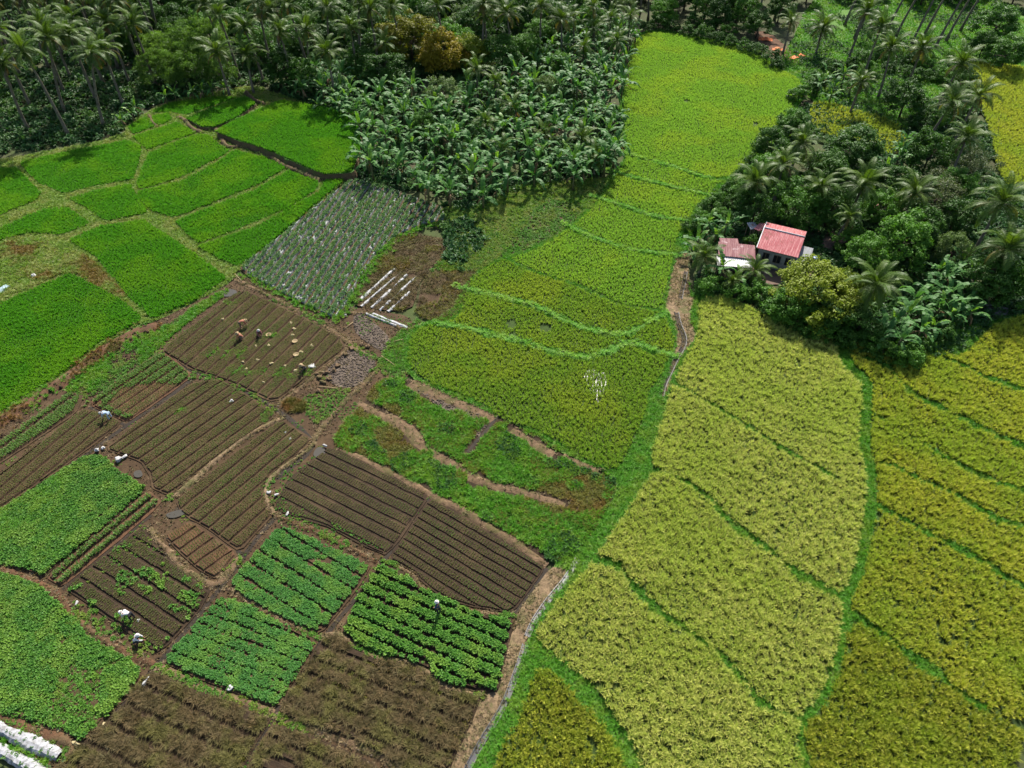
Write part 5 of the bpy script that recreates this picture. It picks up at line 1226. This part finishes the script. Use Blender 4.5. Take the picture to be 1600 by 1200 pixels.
def corr(name, w, d, rise, mat, parent, loc, rot=(0, 0, 0), ribs=None, amp=.03, th=.03):
    """a corrugated sheet w wide, d deep, its far edge raised by rise"""
    n = ribs or max(4, int(w / .2)); v, f = [], []
    k = n * 2 + 1
    for t in (0.0, 1.0):
        for z0 in (0, -th):
            for i in range(k):
                v.append((-w / 2 + w * i / (k - 1), -d / 2 + d * t, rise * t + (amp if i % 2 else -amp) + z0))
    for i in range(k - 1):
        f += [(i, i + 1, 2 * k + i + 1, 2 * k + i), (k + i + 1, k + i, 3 * k + i, 3 * k + i + 1), (i + 1, i, k + i, k + i + 1), (2 * k + i, 2 * k + i + 1, 3 * k + i + 1, 3 * k + i)]
    return add(name, mesh_of(name, v, f, mat), parent, loc, rot)
W2, D2 = HWID - .5, HDEP - .7
mb = MB(); t = .14; hh = 2.3
wy = -D2 / 2
mb.box((0, D2 / 2, hh / 2), (W2, t, hh)); mb.box((-W2 / 2 + .07, 0, hh / 2), (t, D2 - .15, hh)); mb.box((W2 / 2 - .07, 0, hh / 2), (t, D2 - .15, hh))
mb.box((0, wy, .45), (W2, t, .9)); mb.box((0, wy, 2.17), (W2, t, .26))
for x in (-W2 / 2 + .35, -W2 * .12, W2 * .2, W2 / 2 - .25): mb.box((x, wy, 1.47), (.5, t - .01, 1.14))
add('wall', mb.mesh('house wall', M['block_wall']), house)
add('floor_slab', MB().box((0, 0, .06), (W2 + .3, D2 + .3, .14)).mesh('house floor', M['concrete']), house)
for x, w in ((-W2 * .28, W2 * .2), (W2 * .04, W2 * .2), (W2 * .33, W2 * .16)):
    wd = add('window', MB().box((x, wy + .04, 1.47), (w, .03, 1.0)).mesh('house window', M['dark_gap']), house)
    add('frame', MB().box((x, wy - .02, 1.98), (w, .05, .06)).box((x, wy - .02, .93), (w, .05, .06)).box((x, wy - .02, 1.45), (.05, .05, 1.0)).mesh('window frame', M['wood']), wd)
n = 7
for i in range(n):                                   # tin sheets, laid side by side
    x = -HWID / 2 + HWID * (i + .5) / n
    corr('roof_sheet', HWID / n + .04, HDEP * .63, .72, M['red_tin'], house, (x, -HDEP / 2 + HDEP * .315, HZ + .06 + .004 * (i % 2)), ribs=5)
    corr('roof_sheet', HWID / n + .04, HDEP * .37, -.42, M['red_tin'], house, (x, HDEP / 2 - HDEP * .185, HZ + .78 + .004 * (i % 2)), ribs=5)
add('ridge_cap', MB().tube([(-HWID / 2, HDEP * .13, HZ + .83), (HWID / 2, HDEP * .13, HZ + .83)], .07, 6).mesh('ridge cap', M['white_sheet']), house)
add('barge_board', MB().tube([(-HWID / 2 - .03, -HDEP / 2, HZ + .09), (-HWID / 2 - .03, HDEP * .13, HZ + .82), (-HWID / 2 - .03, HDEP / 2, HZ + .40)], .06, 5).mesh('barge board', M['white_sheet']), house)
def shed(name, px4, z, rise, mat, lab, posts=True, sheets=3, wallmat=None, cat='shed'):
    q = [P(x, y, z) for x, y in px4]                 # back-left, back-right, front-right, front-left
    u = (q[1] - q[0] + q[2] - q[3]); u.z = 0; w = u.length / 2; u.normalize(); v = Vector((-u.y, u.x, 0))
    d = ((q[0] - q[3]).dot(v) + (q[1] - q[2]).dot(v)) / 2; c = sum(q, Vector()) / 4
    root = empty(name, (c.x, c.y, -.06), math.atan2(u.y, u.x)); tag(root, lab, cat)
    for i in range(sheets): corr('roof_sheet', w / sheets + .03, d, rise, M[mat], root, (-w / 2 + w * (i + .5) / sheets, 0, z + .06 + .004 * (i % 2)))
    if posts:
        for x in (-w / 2 + .1, w / 2 - .1):
            for y in (-d / 2 + .1, d / 2 - .1): add('post', MB().tube([(x, y, 0), (x, y, z + (rise if y > 0 else 0))], .05, 6).mesh('shed post', M['wood']), root)
    if wallmat: add('wall', MB().box((0, d / 2 - .12, z / 2), (w - .2, .05, z)).box((0, -d / 2 + .15, z * .4), (w - .2, .05, z * .8)).mesh('shed wall', M[wallmat]), root)
    return root
shed('kitchen_shed', [(1126, 380), (1181, 387), (1178, 404), (1119, 399)], 2.0, .25, 'maroon_tin', 'low kitchen shed with a patched maroon tin roof beside the house', True, 4, 'block_wall')
shed('lean_to', [(1126, 373), (1154, 374), (1153, 382), (1124, 381)], 2.15, .1, 'maroon_tin', 'narrow maroon tin roof behind the patched kitchen shed', True, 2)
shed('awning', [(1119, 401), (1178, 405), (1170, 418), (1121, 415)], 1.7, .15, 'white_sheet', 'white sheet awning in front of the kitchen shed', True, 3)
shed('lean_to', [(1172, 349), (1184, 347), (1183, 358), (1168, 358)], 2.2, .1, 'grey_tin', 'small grey tin roof at the back corner of the house', True, 1)
shed('lean_to', [(1184, 347), (1196, 350), (1190, 363), (1182, 358)], 2.35, .1, 'red_tin', 'small red tin roof joined to the back of the house', True, 1)
shed('lean_to', [(1254, 385), (1270, 394), (1263, 412), (1236, 411)], 1.6, .3, 'grey_tin', 'grey tin lean-to at the right front of the house', True, 3, 'block_wall')
sheet('house_yard', [(1095, 405), (1130, 395), (1200, 400), (1260, 395), (1290, 400), (1330, 370), (1350, 340), (1280, 345), (1200, 345), (1160, 355), (1120, 420), (1130, 435), (1190, 440), (1240, 445), (1260, 420), (1230, 450), (1180, 455), (1100, 450)][:10] + [(1200, 345), (1160, 365), (1105, 390)], .03, 'yard')
sheet('house_yard', [(1120, 415), (1180, 420), (1270, 410), (1275, 430), (1230, 445), (1190, 445), (1130, 435)], .036, 'yard')
b = add('water_barrel', MB().lathe([(.01, 0), (.28, 0), (.30, .3), (.28, .45), (.30, .6), (.28, .88), (.26, .9), (.01, .9)], 14).mesh('water_barrel', M['blue'], True), None, P(1271, 412, 0) + Vector((0, 0, .02)))
tag(b, 'blue plastic water barrel at the end of the grey lean-to', 'barrel')
b = add('water_jar', MB().lathe([(.01, 0), (.22, 0), (.30, .25), (.26, .5), (.14, .62), (.16, .7), (.01, .7)], 12).mesh('water_jar', M['white_sheet'], True), None, P(1223, 422, 0) + Vector((0, 0, .03)))
tag(b, 'white water jar standing in the yard before the house', 'jar')
b = add('concrete_slab', MB().box((0, 0, .12), (2.4, 1.3, .3), 0).box((0, .55, .3), (2.4, .16, .16)).mesh('concrete_slab', M['concrete']), None, P(1555, 487, 0), (0, 0, -.35))
tag(b, 'pale concrete slab at the edge of the golden rice', 'slab')
M['red_cloth'] = plain_mat('red cloth', (.62, .10, .10), (.75, .45, .42), .8, .2, 3)
M['orange_cloth'] = plain_mat('orange cloth', (.55, .14, .04), (.40, .12, .05), .8, .2, 2)
def cloth(name, px, py, w, d, mat, lab, z=.5, seed=0):
    rn = np.random.default_rng(seed); nx, ny = 9, 6; v, f = [], []
    for j in range(ny):
        for i in range(nx): v.append(((i / (nx - 1) - .5) * w, (j / (ny - 1) - .5) * d, .10 + .12 * rn.uniform() + .12 * math.sin(i * 1.1 + seed)))
    for j in range(ny - 1):
        for i in range(nx - 1): f.append((j * nx + i, j * nx + i + 1, (j + 1) * nx + i + 1, (j + 1) * nx + i))
    me = mesh_of(name, v, f, M[mat], None, True)
    q = P(px, py, z); o = add(name, me, None, (q.x, q.y, z), (rn.uniform(-.2, .2), 0, rn.uniform(-.6, .6)))
    so = o.modifiers.new('thickness', 'SOLIDIFY'); so.thickness = .01
    tag(o, lab, 'cloth'); return o
cloth('washing_cloth', 1365, 322, 1.6, .8, 'red_cloth', 'red and white washing spread on bushes behind the house', 1.6, 2)
cloth('orange_tarp', 1196, 62, 2.6, 1.3, 'orange_cloth', 'orange tarp on the clay bank nearest the lime field', .05, 3)
cloth('orange_tarp', 1216, 78, 2.2, 1.0, 'orange_cloth', 'orange tarp halfway up the clay bank', .05, 4)
cloth('orange_tarp', 1245, 90, 3.0, 1.2, 'orange_cloth', 'orange tarp at the foot of the withered palm', .05, 5)

# ------------------------------------------------------------------ people at work
M['skin'] = plain_mat('skin', (.22, .12, .07), (.18, .09, .055), .6, .3)
M['hair'] = plain_mat('hair', (.015, .012, .010), None, .5, .3)
def cloth_mat(n, c): M[n] = plain_mat(n, c, tuple(x * .7 for x in c), .85, .2, 6)
for nme, c in (('white_shirt', (.52, .51, .49)), ('navy', (.03, .045, .11)), ('dark_trousers', (.025, .025, .03)), ('rust_shirt', (.26, .10, .06)), ('maroon_shirt', (.20, .07, .075)), ('blue_grey', (.28, .36, .42)), ('brown_cloth', (.13, .09, .06)), ('straw_hat', (.26, .19, .10)), ('white_hat', (.52, .50, .46)), ('grey_cloth', (.35, .34, .32))): cloth_mat(nme, c)
def skin_obj(name, joints, edges, mat, parent, root=0):
    me = bpy.data.meshes.new(name)
    me.from_pydata([j[0] for j in joints], edges, []); me.materials.append(mat)
    o = add(name, me, parent)
    sk = o.modifiers.new('skin', 'SKIN'); sk.use_smooth_shade = True
    for i, j in enumerate(joints):
        r = j[1] if isinstance(j[1], tuple) else (j[1], j[1]); me.skin_vertices[0].data[i].radius = r
        me.skin_vertices[0].data[i].use_root = i == root
    s = o.modifiers.new('sub', 'SUBSURF'); s.levels = 1; s.render_levels = 2
    return o
def person(px, py, pose, yaw, shirt, trousers, hat, lab, z0=.2, zc=.6):
    q = P(px, py, zc); root = empty('person', (q.x, q.y, z0), yaw); tag(root, lab, 'person')
    if pose == 'stand':
        pel, chest, neck, head = (0, 0, .92), (.02, 0, 1.28), (.03, 0, 1.45), (.06, 0, 1.60)
        hip = [(0, s * .10, .88) for s in (1, -1)]; knee = [(.04, .11, .48), (-.02, -.11, .48)]; ank = [(0, .11, .08), (-.06, -.11, .08)]; toe = [(.16, .12, .03), (.10, -.12, .03)]
        sh = [(.02, s * .19, 1.40) for s in (1, -1)]; el = [(.05, s * .24, 1.12) for s in (1, -1)]; ha = [(.22, s * .20, .98) for s in (1, -1)]
    elif pose == 'bend':
        pel, chest, neck, head = (-.1, 0, .82), (.28, 0, .92), (.46, 0, .88), (.60, 0, .82)
        hip = [(-.08, s * .11, .78) for s in (1, -1)]; knee = [(.02, .15, .44), (-.06, -.14, .44)]; ank = [(-.04, .16, .08), (-.14, -.15, .08)]; toe = [(.14, .17, .03), (.04, -.16, .03)]
        sh = [(.40, s * .19, .88) for s in (1, -1)]; el = [(.48, s * .20, .58) for s in (1, -1)]; ha = [(.58, s * .12, .30) for s in (1, -1)]
    else:
        pel, chest, neck, head = (-.12, 0, .26), (.10, 0, .60), (.20, 0, .74), (.30, 0, .84)
        hip = [(-.10, s * .12, .25) for s in (1, -1)]; knee = [(.26, .20, .46), (.26, -.20, .46)]; ank = [(.04, .17, .08), (.04, -.17, .08)]; toe = [(.22, .19, .03), (.22, -.19, .03)]
        sh = [(.14, s * .19, .68) for s in (1, -1)]; el = [(.36, s * .22, .46) for s in (1, -1)]; ha = [(.54, s * .12, .22) for s in (1, -1)]
    V3 = lambda a, b, t: tuple(a[i] + (b[i] - a[i]) * t for i in range(3))
    J = [(pel, (.13, .10)), (V3(pel, chest, .5), (.12, .09)), (chest, (.15, .11)), (neck, .055), (head, (.085, .10)), (V3(neck, head, 1.45), .06)]
    E = [(0, 1), (1, 2), (2, 3), (3, 4), (4, 5)]
    for k in (0, 1):
        b = len(J); J += [(hip[k], .085), (knee[k], .06), (ank[k], .04), (toe[k], (.035, .025))]; E += [(0, b), (b, b + 1), (b + 1, b + 2), (b + 2, b + 3)]
        b = len(J); J += [(sh[k], .055), (el[k], .04), (ha[k], .032)]; E += [(2, b), (b, b + 1), (b + 1, b + 2)]
        pw = V3(el[k], ha[k], 1.18); side = 1 if k == 0 else -1
        for n_, (dy, ln) in enumerate(((-.03, .10), (-.01, .11), (.012, .105), (.032, .085))):
            c = len(J); J += [((pw[0], pw[1] + dy, pw[2]), .010), ((pw[0] + ln * .5, pw[1] + dy * 1.2, pw[2] - ln * .3), .009), ((pw[0] + ln * .8, pw[1] + dy * 1.2, pw[2] - ln * .8), .008)]; E += [(b + 2, c), (c, c + 1), (c + 1, c + 2)]
        c = len(J); J += [((ha[k][0] + .02, ha[k][1] - side * .05, ha[k][2] - .02), .010), ((ha[k][0] + .07, ha[k][1] - side * .06, ha[k][2] - .05), .009)]; E += [(b + 2, c), (c, c + 1)]
    skin_obj('body', J, E, M['skin'], root)
    J = [(pel, (.15, .12)), (V3(pel, chest, .5), (.145, .115)), (chest, (.175, .135)), (V3(chest, neck, .75), .085)]; E = [(0, 1), (1, 2), (2, 3)]
    for k in (0, 1):
        b = len(J); J += [(sh[k], .078), (el[k], .058), (V3(el[k], ha[k], .75), .050)]; E += [(2, b), (b, b + 1), (b + 1, b + 2)]
    skin_obj('shirt', J, E, M[shirt], root)
    J = [(V3(pel, chest, .12), (.155, .125)), (pel, (.15, .12))]; E = [(0, 1)]
    for k in (0, 1):
        b = len(J); J += [(hip[k], .112), (knee[k], .082), (V3(knee[k], ank[k], .85), .062)]; E += [(1, b), (b, b + 1), (b + 1, b + 2)]
    skin_obj('trousers', J, E, M[trousers], root, 1)
    hd = Vector(head); ax = (hd - Vector(neck)).normalized()
    rot = Vector((0, 0, 1)).rotation_difference((ax + Vector((0, 0, 1.2))).normalized()).to_euler()
    add('hair', MB().lathe([(.105, -.02), (.11, .03), (.095, .08), (.05, .12), (.005, .13)], 12).mesh('hair', M['hair'], True), root, head, rot)
    for s in (1, -1): add('ear', MB().lathe([(.001, -.03), (.018, -.015), (.02, .01), (.001, .03)], 6).mesh('ear', M['skin'], True), root, hd + Vector((0, s * .09, 0)))
    fw = Vector((ax.z, 0, -ax.x)).normalized() if pose != 'stand' else Vector((1, 0, 0))
    add('nose', MB().lathe([(.001, -.03), (.018, -.02), (.001, .035)], 6).mesh('nose', M['skin'], True), root, hd + fw * .095)
    for s in (1, -1): add('eye', MB().lathe([(.001, -.012), (.013, 0), (.001, .012)], 6).mesh('eye', M['hair'], True), root, hd + fw * .085 + Vector((0, s * .035, .025)))
    if hat:
        wide = .24 if hat == 'straw_hat' else .17
        add('hat', MB().lathe([(wide, .0), (wide, .012), (.13, .035), (.115, .09), (.09, .145), (.03, .165), (.001, .166)], 16).mesh('hat', M[hat], True), root, hd + ax * .05, rot)
    return root
person(204, 963, 'bend', R(170), 'white_shirt', 'dark_trousers', 'white_hat', 'bent person in white top and dark trousers with white hat on the dark beds')
person(210, 999, 'squat', R(20), 'white_shirt', 'dark_trousers', 'white_hat', 'squatting person in a white shirt beside the red clay path', z0=.12)
person(685, 951, 'stand', R(150), 'navy', 'dark_trousers', 'white_hat', 'standing person in navy clothes and white cap among the large leaved rows', zc=.9)
person(475, 573, 'squat', R(240), 'brown_cloth', 'dark_trousers', 'straw_hat', 'squatting person in dark brown with straw hat beside a white sheet')
person(377, 525, 'squat', R(200), 'rust_shirt', 'brown_cloth', 'straw_hat', 'squatting person in a rust shirt between the stony seedling beds')
person(404, 519, 'squat', R(300), 'maroon_shirt', 'brown_cloth', 'grey_cloth', 'squatting person in maroon with a grey hat on the stony seedling beds')
person(376, 508, 'bend', R(30), 'rust_shirt', 'brown_cloth', 'straw_hat', 'bent person in rust clothes weeding the stony seedling beds')
person(170, 650, 'bend', R(180), 'blue_grey', 'blue_grey', 'grey_cloth', 'bent person in blue grey clothes at the corner of the reddish beds')

# ------------------------------------------------------------------ sacks, sheets, bundles, sticks
def lump(name, px, py, size, mat, lab, cat, z=.2, seed=0, group=None):
    rn = np.random.default_rng(seed + int(px)); bm = bmesh.new(); bmesh.ops.create_icosphere(bm, subdivisions=3, radius=.5)
    ph = rn.uniform(0, 6, 6)
    for v in bm.verts:
        c = v.co; k = 1 + .24 * math.sin(7 * c.x + ph[0]) + .22 * math.sin(8 * c.y + ph[1]) + .16 * math.sin(11 * c.z + ph[2]) + .12 * math.sin(17 * (c.x + c.y) + ph[3]) + .08 * math.sin(23 * (c.x - c.y + c.z) + ph[4])
        v.co = Vector((c.x * size[0] * k, c.y * size[1] * k, max(c.z * k, -.28) * size[2] + .26 * size[2]))
    me = bpy.data.meshes.new(name); bm.to_mesh(me); bm.free(); me.materials.append(M[mat])
    me.polygons.foreach_set('use_smooth', [True] * len(me.polygons))
    q = P(px, py, z); o = add(name, me, None, (q.x, q.y, z - .02), (0, 0, rn.uniform(0, 3))); tag(o, lab, cat, group); return o
M['sack'] = plain_mat('white sack', (.36, .355, .34), (.19, .18, .165), .8, .2, 6, .5)
M['bundle'] = plain_mat('seedling bundle', (.34, .27, .15), (.20, .17, .08), .8, .2, 8, .4)
for px, py, s, lab in [(152, 704, (.6, .45, .4), 'white sack lying at the corner of the leafy plot'), (161, 700, (.5, .3, .3), 'small white sack leaning by the drain at the leafy plot'), (186, 718, (.65, .55, .5), 'full white sack at the end of the seedling beds'), (194, 714, (.6, .3, .25), 'folded white sack next to the full one'),
                       (228, 1065, (.8, .35, .3), 'long white sack by the drain at the corner of the harvested plot'), (360, 1076, (.45, .35, .3), 'white bag at the edge of the diamond shaped plot'), (120, 942, (.35, .25, .2), 'small white bag on the red clay path'), (53, 431, (.7, .5, .4), 'white sack on the yellowed mound'),
                       (508, 697, (.4, .35, .35), 'white bag beside the grey puddle'), (432, 773, (.4, .25, .2), 'white bag at the low corner of the dark beds'), (420, 770, (.4, .3, .3), 'grey white bag on the pale ridge'), (449, 803, (.4, .3, .2), 'white bag under the dark beds'),
                       (443, 447, (.5, .4, .3), 'white bag in the low end of the mulched rows'), (472, 466, (.5, .35, .25), 'second white bag among the low mulched rows'), (362, 627, (.5, .4, .3), 'pale bag beside the small puddle by the weedy ridge'), (216, 970, (.28, .22, .22), 'small white container beside the bent worker'),
                       (453, 686, (.5, .35, .12), 'crumpled white paper on the beds near the curved ridge'), (446, 675, (.4, .3, .12), 'torn white paper at the top of the beds'), (540, 493, (.35, .3, .3), 'white bag by the rubble ridge'), (240, 1090, (.3, .2, .2), 'white scrap in the drain')]:
    lump('white_sack', px, py, tuple(v * .8 for v in s), 'sack', lab, 'sack')
o = lump('white_sheet', 488, 572, (.75, .6, .12), 'sack', 'flat white sheet beside the person in dark brown', 'sheet')
for i, (px, py) in enumerate([(455, 505), (460, 514), (400, 541), (420, 540), (463, 556), (446, 572), (462, 579), (385, 577), (424, 568), (412, 598), (379, 566), (457, 524), (487, 540), (348, 499), (403, 563), (471, 550)]):
    lump('seedling_bundle', px, py, (.34, .26, .2), 'bundle', 'pale seedling bundle dropped on the stony seedling beds', 'bundle', seed=i, group='seedling bundles on the beds')
for i, (px, py, l) in enumerate([(461, 534, 'broad straw basket lying on the seedling beds'), (420, 524, 'straw basket beside the person in maroon'), (463, 555, 'straw basket near the person in dark brown')]):
    q = P(px, py, .23); o = add('straw_basket', MB().lathe([(.01, .02), (.2, .0), (.28, .10), (.30, .16), (.27, .15), (.16, .06), (.01, .06)], 16).mesh('straw_basket', M['straw_hat'], True), None, (q.x, q.y, .21)); tag(o, l, 'basket')
for i, (px, py) in enumerate([(500, 590), (510, 583), (522, 580), (505, 598), (498, 612), (528, 572), (495, 585), (515, 592), (540, 555), (550, 545), (565, 540), (575, 542)]):
    lump('stone', px, py, (.55, .42, .34), 'soil_pale', 'brown stone in the rubble beside the stony beds', 'stone', .08, i, 'rubble stones')
for (a, b, lab) in [((498, 604), (527, 607), 'long pale pole lying below the rubble'), ((612, 535), (630, 530), 'pale stick beside the upper clods'), ((596, 556), (618, 572), 'pale stick pointing to the broad field'), ((537, 515), (552, 503), 'bent pale branch at the rubble ridge'), ((497, 580), (514, 583), 'short pole resting on the stones'), ((367, 428), (378, 440), 'pale bamboo stick at the corner of the mulched rows')]:
    p0, p1 = P(*a, .12), P(*b, .16); me = MB().tube([(0, 0, 0), tuple((p1 - p0) * .5 + Vector((0, 0, .05))), tuple(p1 - p0)], .045, 6).mesh('stick', M['straw_hat'], True)
    tag(add('wooden_pole', me, None, p0), lab, 'pole')
lump('blue_net', 5, 452, (1.4, .8, .3), 'blue_grey', 'bundle of blue net at the edge of the yellowed mound', 'net', .1)
o = lump('grey_tarp', 85, 408, (1.5, 1.0, .15), 'clods', 'grey tarp lying on the yellowed mound', 'tarp', .1)
for px, py in [(116, 1160), (121, 1163), (92, 1141), (162, 1132), (168, 1168), (144, 1177), (137, 1175), (163, 1098)]:
    lump('stubble_clump', px, py, (.28, .24, .18), 'bundle', 'pale yellow root clump at the drain near the white film', 'root clump', .1, px, 'root clumps by the drain')
